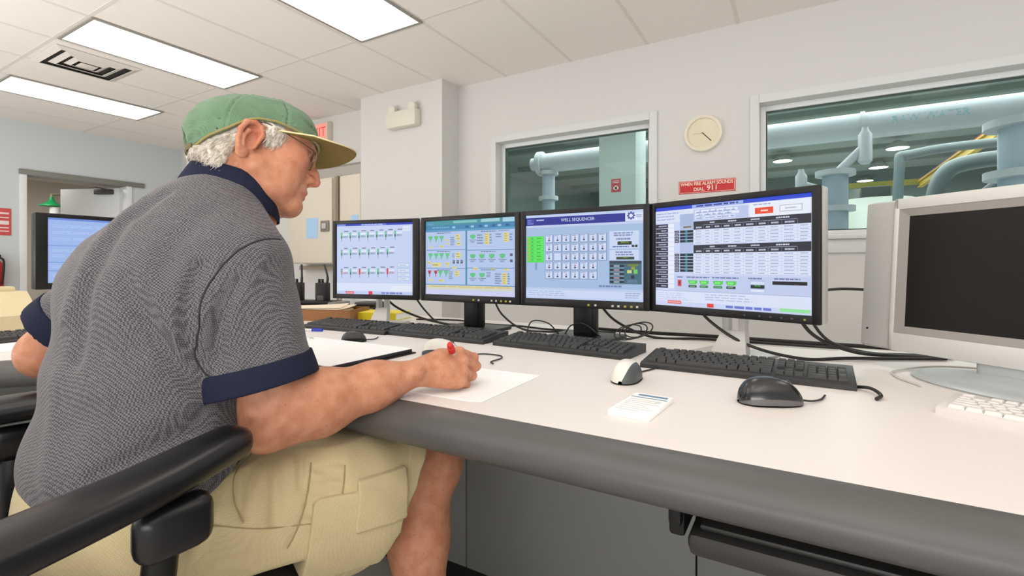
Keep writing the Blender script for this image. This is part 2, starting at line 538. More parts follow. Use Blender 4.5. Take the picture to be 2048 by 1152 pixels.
# ================================================================== pump hall beyond the windows
M_HALL = mat('hall_paint', (140, 154, 150), 0.8, noise=0.12, nscale=1.2)
M_HALLD = mat('hall_ceiling', (156, 172, 166), 0.85, noise=0.1, nscale=1.0)
M_HALLF = mat('hall_floor', (176, 182, 178), 0.5, noise=0.1)
hw = MB()
hw.box((-9.0, 24.0, 0), (16.0, 24.2, 5))
hw.box((-9.2, WY + 0.2, 0), (-9.0, 24.2, 5))
hw.box((16.0, WY + 0.2, 0), (16.2, 24.2, 5))
struct(hw.obj('wall_hall', M_HALL))
struct(MB().box((-9.2, WY + 0.2, -0.1), (16.2, 24.2, 0)).obj('floor_hall', M_HALLF))
hc = MB().box((-9.2, WY + 0.2, 4.6), (16.2, 24.2, 4.7), 0)
for y in (6.2, 8.6, 11.0, 13.4, 15.8, 18.2, 20.6, 23.0):
    hc.box((-9.0, y - 0.08, 4.47), (16.0, y + 0.08, 4.6), 1)
struct(hc.obj('ceiling_hall', [M_HALLD, mat('hall_beam', (126, 142, 136), 0.8, noise=0.1)]))
M_PIPE = mat('pale_pipe', (170, 180, 184), 0.42, noise=0.06, nscale=6)
M_PIPEB = mat('blue_grey_pipe', (150, 168, 180), 0.42, noise=0.08, nscale=6)

t = thing('header_pipe', 'big pale horizontal pipe crossing behind both windows', 'pipe', (0, 7.0, 2.62))
b = MB(); b.tube([(-3.55, 0, 0), (9.0, 0, 0)], 0.15, 28); b.obj('pipe', M_PIPE, t)
b = MB(); b.tube([(-3.62, 0, 0), (-3.54, 0, 0)], 0.19, 24); b.tube([(-3.74, 0, 0.0), (-3.62, 0, 0)], 0.10, 20); b.obj('end_flange', M_PIPE, t)
for x in (-0.8, 0.62, 3.2):
    b = MB(); b.tube([(x - 0.02, 0, 0), (x + 0.02, 0, 0)], 0.165, 28); b.obj('joint_band', M_PIPE, t)
vs, fs = text_geo('RAW WATER', 0.11)
rows = []
lt = MB()
wv = []
for v in vs:
    a = -v[1] / 0.151 + 0.25
    wv.append((v[0] + 1.20, -0.1515 * math.cos(a), -0.1515 * math.sin(a)))
lt.add(wv, fs).obj('lettering', mat('pipe_teal', (124, 176, 178), 0.5), t, smooth=False)
def riser(x, y, top, r, label, pipe=None):
    t = thing('riser_pipe', label, 'pipe', (x, y, 0), 0, 'vertical pipes in the hall')
    pipe = pipe or M_PIPEB
    b = MB(); b.tube([(0, 0, 0), (0, 0, top)], r, 24); b.obj('pipe', pipe, t)
    for z in (top - 0.02, top - 0.42):
        b = MB(); b.tube([(0, 0, z - 0.03), (0, 0, z + 0.03)], r * 1.55, 24); b.obj('flange', M_PIPE, t)
    return t
riser(-3.46, 7.02, 2.48, 0.10, 'slim vertical pipe under the end of the big pipe in the left window')
t = riser(0.335, 6.6, 2.05, 0.125, 'vertical pipe with valves behind the fourth monitor, right window')
for s, z0, z1, r in ((-0.33, 1.75, 2.1, 0.06), (0.27, 2.1, 2.5, 0.065)):
    b = MB().lathe([(0.0001, z0), (r * 0.6, z0), (r, z0 + 0.03), (r, z1 - 0.08), (r * 0.5, z1 - 0.03), (r * 0.5, z1), (0.0001, z1)], 18, 0, Matrix.Translation((s, -0.05, 0)))
    b.tube([(s, -0.05, (z0 + z1) / 2), (0, 0, min(2.02, (z0 + z1) / 2 - 0.12))], 0.045, 10)
    b.obj('valve', M_PIPE, t)
riser(1.52, 5.35, 2.13, 0.16, 'thick pale blue column pipe at the right edge of the right window')
riser(-0.05, 12.0, 2.6, 0.1, 'distant vertical pipe at the lower left of the right window')

t = thing('hall_pillar', 'pale square pillar behind the left window', 'pillar', (-1.83, 5.7, 0))
MB().box((-0.22, -0.2, 0), (0.22, 0.22, 4.6), 0, 0.008).obj('shaft', mat('pillar_paint', (186, 204, 200), 0.6, noise=0.04), t)
t = thing('fire_sign', 'small red fire sign with a white symbol on the hall pillar', 'sign', (-1.84, 5.497, 1.92))
MB().box((-0.055, -0.006, -0.075), (0.055, 0.003, 0.075), 0, 0.001).obj('plate', mat('faded_red', (188, 52, 66), 0.5), t)
b = MB(); b.box((-0.012, -0.008, -0.055), (0.012, -0.0065, 0.0)); b.box((-0.03, -0.008, -0.045), (0.03, -0.0065, -0.015)); b.box((-0.04, -0.008, 0.03), (0.04, -0.0065, 0.036)); b.box((-0.04, -0.008, 0.048), (0.04, -0.0065, 0.054))
b.obj('symbol', mat('sign_white', (244, 232, 232), 0.5), t)
M_YEL = mat('crane_yellow', (190, 160, 32), 0.5, noise=0.1)
t = thing('crane_rail', 'yellow crane rail running away under the hall roof', 'crane rail', (2.55, 0, 3.0))
b = MB(); b.box((-0.05, 7.2, -0.08), (0.05, 15.6, -0.06)); b.box((-0.012, 7.2, -0.06), (0.012, 15.6, 0.06)); b.box((-0.05, 7.2, 0.06), (0.05, 15.6, 0.08)); b.obj('rail', M_YEL, t)
MB().box((-0.03, 7.2, 0.08), (0.03, 15.6, 0.12)).obj('bus_bar', mat('rust_red', (150, 70, 50), 0.6), t)
t = thing('cross_beam', 'olive yellow beam crossing the far end of the hall', 'beam', (0, 15.7, 3.08))
b = MB(); b.box((0.75, -0.05, -0.07), (2.6, 0.05, 0.07)); b.obj('beam', mat('olive_yellow', (126, 124, 44), 0.6, noise=0.1), t)
b = MB().box((1.35, -0.3, -0.42), (1.95, 0.3, -0.075), 0, 0.04); b.obj('hoist', mat('hoist_dark', (52, 64, 62), 0.6), t)
# high-bay lamps
def bay(x, y, label):
    t = thing('high_bay_lamp', label, 'lamp', (x, y, 4.40), 0, 'round lamps under the hall roof')
    MB().lathe([(0.27, -0.12), (0.22, 0.0), (0.08, 0.1), (0.0001, 0.12)], 24).obj('reflector', mat('lamp_grey', (180, 186, 182), 0.4), t)
    MB().lathe([(0.0001, -0.135), (0.2, -0.13), (0.265, -0.121)], 24).obj('bulb', emit('bay_glow', (255, 250, 238), 9.0), t)
for (px, py, lb) in ((1795, 294, 'brightest round lamp of the hall row, nearest'), (1757, 333, 'middle round lamp of the hall row'), (1730, 360, 'farthest round lamp of the hall row'), (1565, 320, 'round lamp by itself at the left of the right window')):
    d = 980 * 3.32 / (530 - py)
    Rr = (px - 1024) / 980 * d
    bay(-0.5075 * d + 0.8616 * Rr, 0.8616 * d + 0.5075 * Rr, lb)
# ducts, tanks and smaller pipework
def hallpipe(pts, r, label, m, name='hall_pipe'):
    t = thing(name, label, 'pipe', (0, 0, 0), 0, 'pipework in the hall')
    b = MB(); b.tube(spline(pts, 8), r, 16); b.obj('pipe', m, t)
    for p, q in ((pts[0], pts[1]), (pts[-1], pts[-2])):
        p, q = Vector(p), Vector(q)
        dv = (q - p).normalized()
        b = MB(); b.tube([p + dv * 0.02, p + dv * 0.07], r * 1.4, 16); b.obj('flange', m, t)
M_PGREY = mat('grey_green_pipe', (88, 104, 104), 0.45, noise=0.12, nscale=4)
M_PDARK = mat('dark_green_pipe', (52, 70, 70), 0.5, noise=0.12, nscale=4)
hallpipe([(1.35, 7.6, 1.6), (1.45, 7.6, 2.05), (1.75, 7.6, 2.2), (2.6, 7.6, 2.22)], 0.09, 'grey pipe bending up at the right of the right window', M_PGREY)
hallpipe([(1.15, 8.4, 0.1), (1.15, 8.4, 2.2), (1.35, 8.4, 2.5), (2.8, 8.4, 2.55)], 0.06, 'thin upright pipe with a bend in the right window', M_PGREY)
hallpipe([(1.5, 6.7, 1.35), (1.7, 6.7, 1.75), (2.05, 6.7, 1.75), (2.3, 6.7, 2.0)], 0.10, 'dark green bent pipe beside the column pipe', M_PDARK)
hallpipe([(-1.9, 9.0, 0.3), (-1.9, 9.0, 1.55), (-1.7, 9.0, 1.7), (0.3, 9.0, 1.72)], 0.08, 'grey green pipe low behind the right window edge', M_PGREY)
hallpipe([(-6.5, 10.5, 1.1), (-5.0, 9.8, 1.75), (-4.2, 9.4, 1.6), (-3.4, 9.0, 0.6)], 0.22, 'thick dark duct sloping at the bottom of the left window', M_PDARK)
hallpipe([(-7.5, 12.0, 2.2), (-6.0, 11.8, 2.0), (-4.5, 11.5, 1.3)], 0.16, 'dark hose like duct at the left of the left window', M_PDARK)
hallpipe([(-3.1, 8.2, 1.75), (-2.4, 8.2, 1.76), (-1.6, 8.2, 1.78)], 0.13, 'pale stub pipe low behind the pillar in the left window', M_PIPE)
t = thing('blue_tank', 'pale tank with a blue base at the bottom of the right window', 'tank', (1.5, 14.0, 0))
MB().lathe([(0.0001, 0), (1.1, 0), (1.1, 1.35)], 32).obj('base', mat('tank_blue', (92, 132, 170), 0.5, noise=0.1), t)
MB().lathe([(1.12, 1.35), (1.12, 2.2), (0.7, 2.5), (0.0001, 2.55)], 32).obj('shell', mat('tank_white', (184, 192, 180), 0.5, noise=0.05), t)
t = thing('pump_unit', 'grey green pump casing at the lower right of the right window', 'pump', (2.15, 7.0, 0))
b = MB().lathe([(0.0001, 0), (0.35, 0), (0.35, 0.9), (0.28, 1.0), (0.28, 1.35), (0.2, 1.5), (0.0001, 1.52)], 28); b.obj('casing', M_PGREY, t)
b = MB()
b.ball((0, -0.18, 1.42), (0.2, 0.14, 0.18)); b.obj('volute', mat('pump_light', (160, 174, 168), 0.4, noise=0.15), t)
# ================================================================== the console desk
DZT = 0.74
EY = 0.71
M_LAM = mat('worktop_laminate', (232, 226, 221), 0.42, spec=0.35, noise=0.012, nscale=6)
M_EDGE = mat('edge_bumper', (82, 81, 80), 0.40, noise=0.16, nscale=9, bump=0.08, bscale=400)
M_CAB = mat('cabinet_grey', (138, 140, 138), 0.5, noise=0.02, nscale=5)
inner = [(1.75, EY), (-1.35, EY)]
for i in range(1, 13):
    a = PI / 2 * i / 12
    inner.append((-1.35 - 0.65 * math.sin(a), EY - 0.65 + 0.65 * math.cos(a)))
inner.append((-2.0, -0.95))
t = thing('desk_worktop', 'pale laminate worktop of the control desk with a thick dark bumper edge', 'desk', (0, 0, DZT))
poly = [(x, y) for x, y in inner] + [(-3.45, -0.95), (-3.45, 1.93), (1.75, 1.93)]
MB().prism(poly, -0.035, 0, 0).obj('worktop', M_LAM, t, fix=True)
prof = [(-0.006, -0.0005), (0.018, -0.001), (0.038, -0.009), (0.052, -0.022), (0.058, -0.038), (0.054, -0.053), (0.04, -0.066), (0.018, -0.072), (-0.006, -0.073)]
rows = []
for i, (x, y) in enumerate(inner):
    a = Vector(inner[max(0, i - 1)]); b = Vector(inner[min(len(inner) - 1, i + 1)])
    d = (b - a).normalized()
    n = Vector((-d.y, d.x))
    rows.append([(x + n.x * p, y + n.y * p, z) for p, z in prof])
eb = MB().grid(rows)
eb.obj('edge_bumper', M_EDGE, t, angle=60, fix=True)

def desk_cabinet(loc, rz, w, label, doors=1):
    t = thing('desk_cabinet', label, 'cabinet', loc, rz, 'grey cabinets under the control desk')
    MB().box((0.002, 0.02, 0.1), (w - 0.002, 0.68, 0.69), 0, 0.002).obj('body', M_CAB, t)
    MB().box((0.002, 0.0, 0.105), (w - 0.002, 0.019, 0.685), 0, 0.002).obj('door', M_CAB, t)
    MB().box((0.0, 0.05, 0.0), (w, 0.66, 0.1)).obj('plinth', M_BLACK, t)
labs = {0: 'grey cabinet front under the desk straight behind the writing arm', 1: 'grey cabinet front under the desk right of the bent knee', 2: 'grey cabinet front under the desk above which the tray hangs', 3: 'grey cabinet front under the desk near the right edge', -1: 'grey cabinet front under the desk hidden behind the seated man'}
for k in range(-1, 4):
    desk_cabinet((-1.5 + 0.647 * k, 1.18, 0), 0, 0.647, labs[k])
for k, lb in enumerate(('grey cabinet under the left desk wing seen behind the chair arm', 'grey cabinet under the left desk wing at the far left edge')):
    desk_cabinet((-2.42, 0.52 - 0.647 * k, 0), PI / 2, 0.647, lb)

t = thing('keyboard_tray', 'dark sliding keyboard tray hanging under the desk edge at the right', 'keyboard tray', (0, 0, 0))
b = MB()
b.box((-0.135, 0.70, 0.600), (0.72, 1.02, 0.634), 0, 0.012)
b.box((-0.12, 0.715, 0.634), (0.70, 1.0, 0.642), 0, 0.003)
b.obj('tray', mat('tray_black', (48, 47, 46), 0.42, noise=0.1), t)
for x in (-0.16, 0.72):
    b = MB()
    b.box((x, 0.705, 0.622), (x + 0.022, 1.0, 0.672), 0, 0.005)
    b.box((x + 0.002, 0.69, 0.64), (x + 0.02, 0.72, 0.685), 0, 0.006)
    b.obj('tray_slide', M_BLACK, t)

# ------------------------------------------------------------------ screens
class Screen:
    """pixels of a lit display: coloured patches in thin layers over the panel (u to the right, v down)"""
    def __init__(self, w, h):
        self.w, self.h, self.b, self.mats, self.ix, self.ly = w, h, MB(), [], {}, 0
    def mi(self, c):
        if c not in self.ix:
            self.ix[c] = len(self.mats)
            self.mats.append(emit('screen_%02x%02x%02x' % c, c, SCREEN))
        return self.ix[c]
    def rect(self, u0, v0, u1, v1, c, layer=1):
        x0, x1 = (u0 - 0.5) * self.w, (u1 - 0.5) * self.w
        z0, z1 = (0.5 - v1) * self.h, (0.5 - v0) * self.h
        y = -0.00025 * layer
        self.b.add([(x0, y, z0), (x1, y, z0), (x1, y, z1), (x0, y, z1)], [[0, 1, 2, 3]], self.mi(c))
    def poly(self, pts, c, layer=2):
        y = -0.00025 * layer
        self.b.add([((u - 0.5) * self.w, y, (0.5 - v) * self.h) for u, v in pts], [list(range(len(pts)))], self.mi(c))
    def text(self, s, u, v, hgt, c, layer=3, align='CENTER', maxw=None):
        vs, fs = text_geo(s, hgt * self.h / 0.7, align)
        k = 1.0
        if maxw:
            ww = max(q[0] for q in vs) - min(q[0] for q in vs)
            k = min(1.0, maxw * self.w / ww)
        y = -0.00025 * layer
        self.b.add([((u - 0.5) * self.w + q[0] * k, y, (0.5 - v) * self.h - hgt * self.h / 2 + q[1]) for q in vs], fs, self.mi(c))
    def bars(self, u0, v0, u1, v1, n, c, fill=0.6, layer=3, seed=1, mn=0.5):
        """n ragged text-like lines"""
        r = random.Random(seed)
        for i in range(n):
            a = v0 + (v1 - v0) * (i + 0.5 - fill / 2) / n
            u = u0
            end = u0 + (u1 - u0) * (mn + (1 - mn) * r.random())
            while u < end:
                w = min(end - u, (u1 - u0) * r.uniform(0.08, 0.22))
                self.rect(u, a, u + w, a + (v1 - v0) * fill / n, c, layer)
                u += w + (u1 - u0) * 0.03
    def obj(self, parent):
        return self.b.obj('screen', self.mats, parent, smooth=False)

def scr_status(s):
    R = s.rect
    R(0, 0, 1, 1, (200, 213, 247), 0)
    R(0, 0, 1, 0.028, (38, 64, 190)); R(0.0, 0.0, 0.12, 0.028, (120, 150, 232), 2); R(0.32, 0.004, 0.66, 0.024, (96, 118, 214), 2)
    s.bars(0.34, 0.006, 0.64, 0.022, 1, (200, 214, 250), 0.7, 3, 4, 0.9)
    R(0.87, 0.05, 0.97, 0.12, (224, 232, 250)); R(0.87, 0.083, 0.97, 0.088, (186, 200, 236), 2)
    G, GD = (104, 196, 152), (74, 108, 110)
    for row, (v, n) in enumerate(((0.10, 7), (0.345, 6), (0.62, 6))):
        for i in range(n):
            u = 0.055 + (0.118 if row == 0 else 0.122) * i
            vv = v - 0.002 * i
            bar = (212, 62, 84) if row == 2 and i in (2, 5) else (150, 150, 160) if row == 2 and i == 0 else G
            s.bars(u + 0.045, vv - 0.004, u + 0.105, vv + 0.012, 1, (84, 92, 120), 0.8, 3, i + row, 0.8)
            R(u, vv + 0.02, u + 0.022, vv + 0.105, bar, 2)
            R(u + 0.003, vv + 0.07, u + 0.019, vv + 0.105, GD if bar == G else bar, 3)
            R(u + 0.008, vv + 0.105, u + 0.014, vv + 0.15, (104, 124, 150), 2)
            R(u + 0.03, vv + 0.035, u + 0.10, vv + 0.062, (226, 234, 250), 2)
            R(u + 0.03, vv + 0.068, u + 0.10, vv + 0.098, (168, 188, 216) if bar == G else (206, 176, 204), 2)
            s.bars(u + 0.034, vv + 0.072, u + 0.096, vv + 0.095, 2, (128, 150, 178), 0.5, 3, i * 3 + row)
    R(0.80, 0.55, 0.96, 0.80, (190, 205, 240)); 
    for v in (0.57, 0.645, 0.705, 0.76):
        R(0.815, v, 0.945, v + 0.032, (224, 232, 250), 2); s.bars(0.83, v + 0.006, 0.93, v + 0.026, 1, (170, 184, 220), 0.5, 3, 5)
    R(0, 0.835, 1, 0.955, (220, 230, 252)); R(0, 0.835, 1, 0.839, (176, 192, 230), 2); R(0.72, 0.875, 0.98, 0.955, (232, 238, 248), 2)
    R(0.0, 0.955, 1, 1, (196, 210, 246)); R(0.12, 0.962, 0.235, 0.995, (226, 92, 110), 2); s.bars(0.13, 0.968, 0.225, 0.99, 1, (250, 200, 205), 0.4, 3, 2)
    R(0.43, 0.955, 0.48, 1, (222, 48, 72), 2); s.bars(0.6, 0.96, 0.96, 0.995, 1, (120, 132, 200), 0.7, 3, 9)

def scr_overview(s):
    R = s.rect
    BG = (180, 200, 238)
    R(0, 0, 1, 1, (198, 208, 244), 0)
    R(0, 0, 1, 0.06, (64, 148, 158)); R(0, 0.06, 1, 0.125, (56, 132, 178)); R(0, 0.125, 1, 0.145, (90, 160, 204))
    R(0.02, 0.02, 0.1, 0.055, (92, 146, 190), 2); R(0.33, 0.012, 0.6, 0.042, (120, 196, 196), 2); R(0.64, 0.005, 0.84, 0.045, (156, 206, 218), 2); R(0.87, 0.0, 0.99, 0.055, (168, 210, 232), 2)
    s.bars(0.08, 0.078, 0.3, 0.106, 1, (110, 176, 206), 0.6, 3, 12, 0.9)
    for i, u in enumerate((0.32, 0.47, 0.53, 0.62, 0.68, 0.76, 0.82, 0.9)):
        R(u, 0.082, u + 0.035, 0.11, (34, 84, 150) if i % 2 else (150, 196, 226), 2)
    R(0.47, 0.145, 0.49, 0.86, (70, 140, 176), 1)
    for (u0, v0, u1, v1) in ((0.01, 0.15, 0.47, 0.385), (0.01, 0.40, 0.47, 0.635), (0.01, 0.65, 0.47, 0.86), (0.49, 0.15, 0.99, 0.395), (0.49, 0.41, 0.99, 0.63), (0.49, 0.645, 0.99, 0.86)):
        R(u0, v0, u1, v1, BG, 1); R(u0, v0 - 0.01, u1, v0, (96, 146, 190), 1)
        s.bars((u0 + u1) / 2 - 0.1, v0 + 0.008, (u0 + u1) / 2 + 0.06, v0 + 0.026, 1, (108, 122, 160), 0.7, 3, 3, 1)
    G, Y, D = (92, 196, 132), (226, 214, 136), (112, 128, 164)
    def tri(u, v, c=G, k=1.0):
        s.poly([(u, v), (u + 0.058 * k, v), (u + 0.046 * k, v + 0.04), (u + 0.034 * k, v + 0.055), (u + 0.03, v + 0.085), (u + 0.02, v + 0.085), (u + 0.018, v + 0.05), (u + 0.008, v + 0.03)], c)
    for u in (0.03, 0.1, 0.165): tri(u, 0.205)
    for u in (0.03, 0.1, 0.165, 0.235): tri(u, 0.44)
    for u in (0.15, 0.22): tri(u, 0.675)
    for u in (0.025, 0.1):
        tri(u, 0.675, (206, 60, 86), 0.8); R(u + 0.012, 0.695, u + 0.03, 0.72, (120, 40, 70), 3)
    for (u, v) in ((0.52, 0.2), (0.52, 0.455), (0.62, 0.455), (0.725, 0.455), (0.835, 0.455), (0.52, 0.70), (0.62, 0.70)):
        s.poly([(u, v + 0.01), (u + 0.03, v), (u + 0.065, v + 0.008), (u + 0.058, v + 0.045), (u + 0.03, v + 0.065), (u + 0.008, v + 0.045)], G)
        R(u - 0.008, v + 0.07, u + 0.075, v + 0.079, (124, 136, 160), 2); s.bars(u + 0.01, v + 0.085, u + 0.055, v + 0.11, 2, D, 0.6, 3, 2, 0.8)
    for (u0, v0, u1, v1) in ((0.36, 0.19, 0.41, 0.27), (0.37, 0.29, 0.415, 0.34), (0.235, 0.25, 0.275, 0.275), (0.25, 0.30, 0.285, 0.322), (0.05, 0.345, 0.09, 0.365), (0.17, 0.335, 0.22, 0.365),
                             (0.36, 0.43, 0.415, 0.51), (0.025, 0.55, 0.06, 0.59), (0.08, 0.57, 0.19, 0.625), (0.235, 0.565, 0.285, 0.60), (0.24, 0.61, 0.28, 0.628), (0.32, 0.62, 0.37, 0.65),
                             (0.35, 0.675, 0.40, 0.75), (0.04, 0.795, 0.09, 0.82), (0.16, 0.795, 0.22, 0.825), (0.68, 0.19, 0.73, 0.335), (0.88, 0.19, 0.93, 0.31), (0.56, 0.635, 0.61, 0.665), (0.74, 0.645, 0.79, 0.67), (0.88, 0.645, 0.935, 0.67), (0.865, 0.70, 0.915, 0.845)):
        R(u0, v0, u1, v1, Y, 2)
        s.bars(u0 + 0.006, v0 + 0.004, u1 - 0.006, v1 - 0.004, max(1, int((v1 - v0) / 0.028)), (150, 146, 120), 0.35, 3, int(u0 * 100), 0.6)
    for (u0, v0, u1, v1, n) in ((0.60, 0.195, 0.67, 0.335, 4), (0.80, 0.195, 0.87, 0.255, 2), (0.735, 0.195, 0.76, 0.335, 4), (0.94, 0.2, 0.97, 0.3, 3), (0.79, 0.70, 0.86, 0.845, 5), (0.92, 0.70, 0.945, 0.845, 5), (0.70, 0.69, 0.75, 0.76, 4), (0.30, 0.22, 0.35, 0.34, 5), (0.32, 0.44, 0.35, 0.5, 3), (0.28, 0.68, 0.33, 0.79, 4), (0.83, 0.155, 0.97, 0.172, 1)):
        s.bars(u0, v0, u1, v1, n, D, 0.5, 3, int(u0 * 99), 0.7)
    for u in (0.325, 0.37, 0.415):
        R(u, 0.535, u + 0.026, 0.58, (76, 84, 104), 2); R(u + 0.006, 0.545, u + 0.016, 0.558, (170, 180, 200), 3)
    R(0.945, 0.455, 0.972, 0.49, (88, 96, 120), 2); R(0.945, 0.53, 0.972, 0.565, (88, 96, 120), 2)
    R(0, 0.86, 1, 0.872, (96, 146, 190)); R(0.02, 0.875, 0.97, 0.905, (224, 212, 140), 2); s.bars(0.06, 0.88, 0.95, 0.90, 1, (204, 184, 132), 0.5, 3, 8, 1); R(0.02, 0.912, 0.99, 0.93, (214, 216, 190), 2)
    R(0, 0.94, 1, 1, (206, 208, 244), 2)

def scr_sequencer(s):
    R = s.rect
    R(0, 0, 1, 1, (166, 192, 228), 0)
    R(0, 0.03, 0.86, 0.125, (20, 40, 146)); R(0, 0.0, 1, 0.03, (196, 212, 246)); R(0.86, 0.0, 1, 0.12, (222, 230, 252)); R(0, 0.125, 1, 0.15, (196, 210, 242))
    R(0.01, 0.045, 0.075, 0.115, (60, 76, 170), 2); s.bars(0.015, 0.05, 0.07, 0.11, 3, (130, 144, 214), 0.5, 3, 3)
    s.text('WELL SEQUENCER', 0.47, 0.072, 0.036, (226, 234, 255), maxw=0.29)
    s.bars(0.1, 0.05, 0.17, 0.075, 1, (190, 204, 245), 0.6, 3, 2, 1)
    cu, cv = 0.905, 0.062
    for i in range(8):
        a = 2 * PI * i / 8
        u, v = cu + 0.026 * math.cos(a), cv + 0.036 * math.sin(a)
        R(u - 0.006, v - 0.008, u + 0.006, v + 0.008, (40, 54, 150), 2)
    s.poly([(cu + 0.024 * math.cos(2 * PI * i / 20), cv + 0.034 * math.sin(2 * PI * i / 20)) for i in range(20)], (70, 86, 170), 3)
    s.poly([(cu + 0.014 * math.cos(2 * PI * i / 20), cv + 0.02 * math.sin(2 * PI * i / 20)) for i in range(20)], (226, 234, 252), 4)
    s.bars(0.945, 0.05, 0.99, 0.085, 2, (130, 150, 200), 0.5, 3, 6)
    GR = (78, 224, 82)
    R(0.01, 0.255, 0.17, 0.57, GR)
    for i in range(7):
        v = 0.265 + 0.043 * i
        R(0.018, v, 0.04, v + 0.028, (170, 196, 76), 2); R(0.05, v + 0.006, 0.066, v + 0.024, (60, 184, 120), 2); R(0.08, v, 0.165, v + 0.03, (92, 238, 92), 2); s.bars(0.1, v + 0.006, 0.15, v + 0.022, 1, (44, 150, 60), 0.7, 3, i, 0.7)
    R(0.085, 0.57, 0.105, 0.66, (132, 160, 200))
    n = 0
    for r, cnt in enumerate((7, 7, 7, 6, 6)):
        for c in range(cnt):
            u = 0.185 + 0.077 * c; v = 0.245 + 0.107 * r + 0.004 * (6 - c) * 0.0
            R(u - 0.005, v - 0.004, u + 0.068, v + 0.094, (120, 144, 184), 1); R(u, v, u + 0.062, v + 0.086, (206, 220, 250), 2)
            if r == 2 and c == 1: continue
            s.bars(u + 0.006, v + 0.004, u + 0.05, v + 0.016, 1, (128, 140, 170), 0.7, 3, n, 0.7)
            rc = (178, 96, 118) if (n * 7) % 5 < 2 else (128, 150, 150)
            R(u + 0.028, v + 0.026, u + 0.036, v + 0.05, rc, 3); R(u + 0.024, v + 0.054, u + 0.04, v + 0.072, (58, 62, 80), 3)
            n += 1
    R(0.735, 0.225, 0.965, 0.42, (204, 218, 246)); R(0.735, 0.435, 0.965, 0.545, (204, 218, 246))
    s.bars(0.77, 0.235, 0.95, 0.285, 2, (128, 144, 190), 0.6, 3, 3, 0.8); s.bars(0.79, 0.30, 0.91, 0.325, 1, (112, 128, 178), 0.7, 3, 4, 0.9)
    R(0.80, 0.34, 0.91, 0.378, (30, 52, 28), 2); s.text('8000.0', 0.855, 0.348, 0.022, (150, 176, 60), 4); R(0.91, 0.38, 0.93, 0.405, (40, 48, 60), 2); R(0.935, 0.38, 0.955, 0.405, (40, 48, 60), 2); s.bars(0.76, 0.388, 0.9, 0.408, 1, (74, 100, 190), 0.6, 3, 8, 0.9)
    s.bars(0.785, 0.445, 0.93, 0.5, 2, (112, 128, 178), 0.5, 3, 5, 0.7); R(0.79, 0.51, 0.93, 0.54, (44, 66, 48), 2); s.text('3600', 0.86, 0.513, 0.02, (150, 176, 80), 4)
    R(0.735, 0.555, 0.985, 0.81, (62, 104, 122)); R(0.735, 0.555, 0.985, 0.585, (44, 62, 78), 2)
    for i in range(5):
        v = 0.6 + 0.044 * i
        R(0.74, v, 0.85, v + 0.022, (22, 30, 42), 2); R(0.77, v + 0.002, 0.815, v + 0.02, (168, 148, 160) if i in (1, 3) else (156, 172, 190), 3); R(0.74, v + 0.026, 0.85, v + 0.04, (120, 150, 172), 2)
    R(0.88, 0.59, 0.96, 0.615, (110, 128, 52), 2); R(0.905, 0.62, 0.935, 0.65, (150, 160, 50), 2); R(0.875, 0.655, 0.91, 0.69, (204, 212, 120), 2); R(0.925, 0.65, 0.955, 0.695, (112, 206, 92), 2); R(0.905, 0.71, 0.93, 0.75, (26, 40, 60), 2); R(0.875, 0.76, 0.955, 0.80, (88, 120, 150), 2)
    s.bars(0.65, 0.825, 0.84, 0.85, 1, (108, 128, 176), 0.8, 3, 9, 0.9)
    R(0, 0.87, 1, 0.895, (190, 206, 240)); R(0, 0.895, 1, 0.975, (206, 220, 250)); s.bars(0.02, 0.9, 0.38, 0.97, 3, (168, 184, 226), 0.4, 3, 4, 0.8); s.bars(0.86, 0.9, 0.99, 0.97, 3, (150, 168, 210), 0.4, 3, 5, 0.8)
    R(0, 0.975, 1, 1, (196, 212, 246))

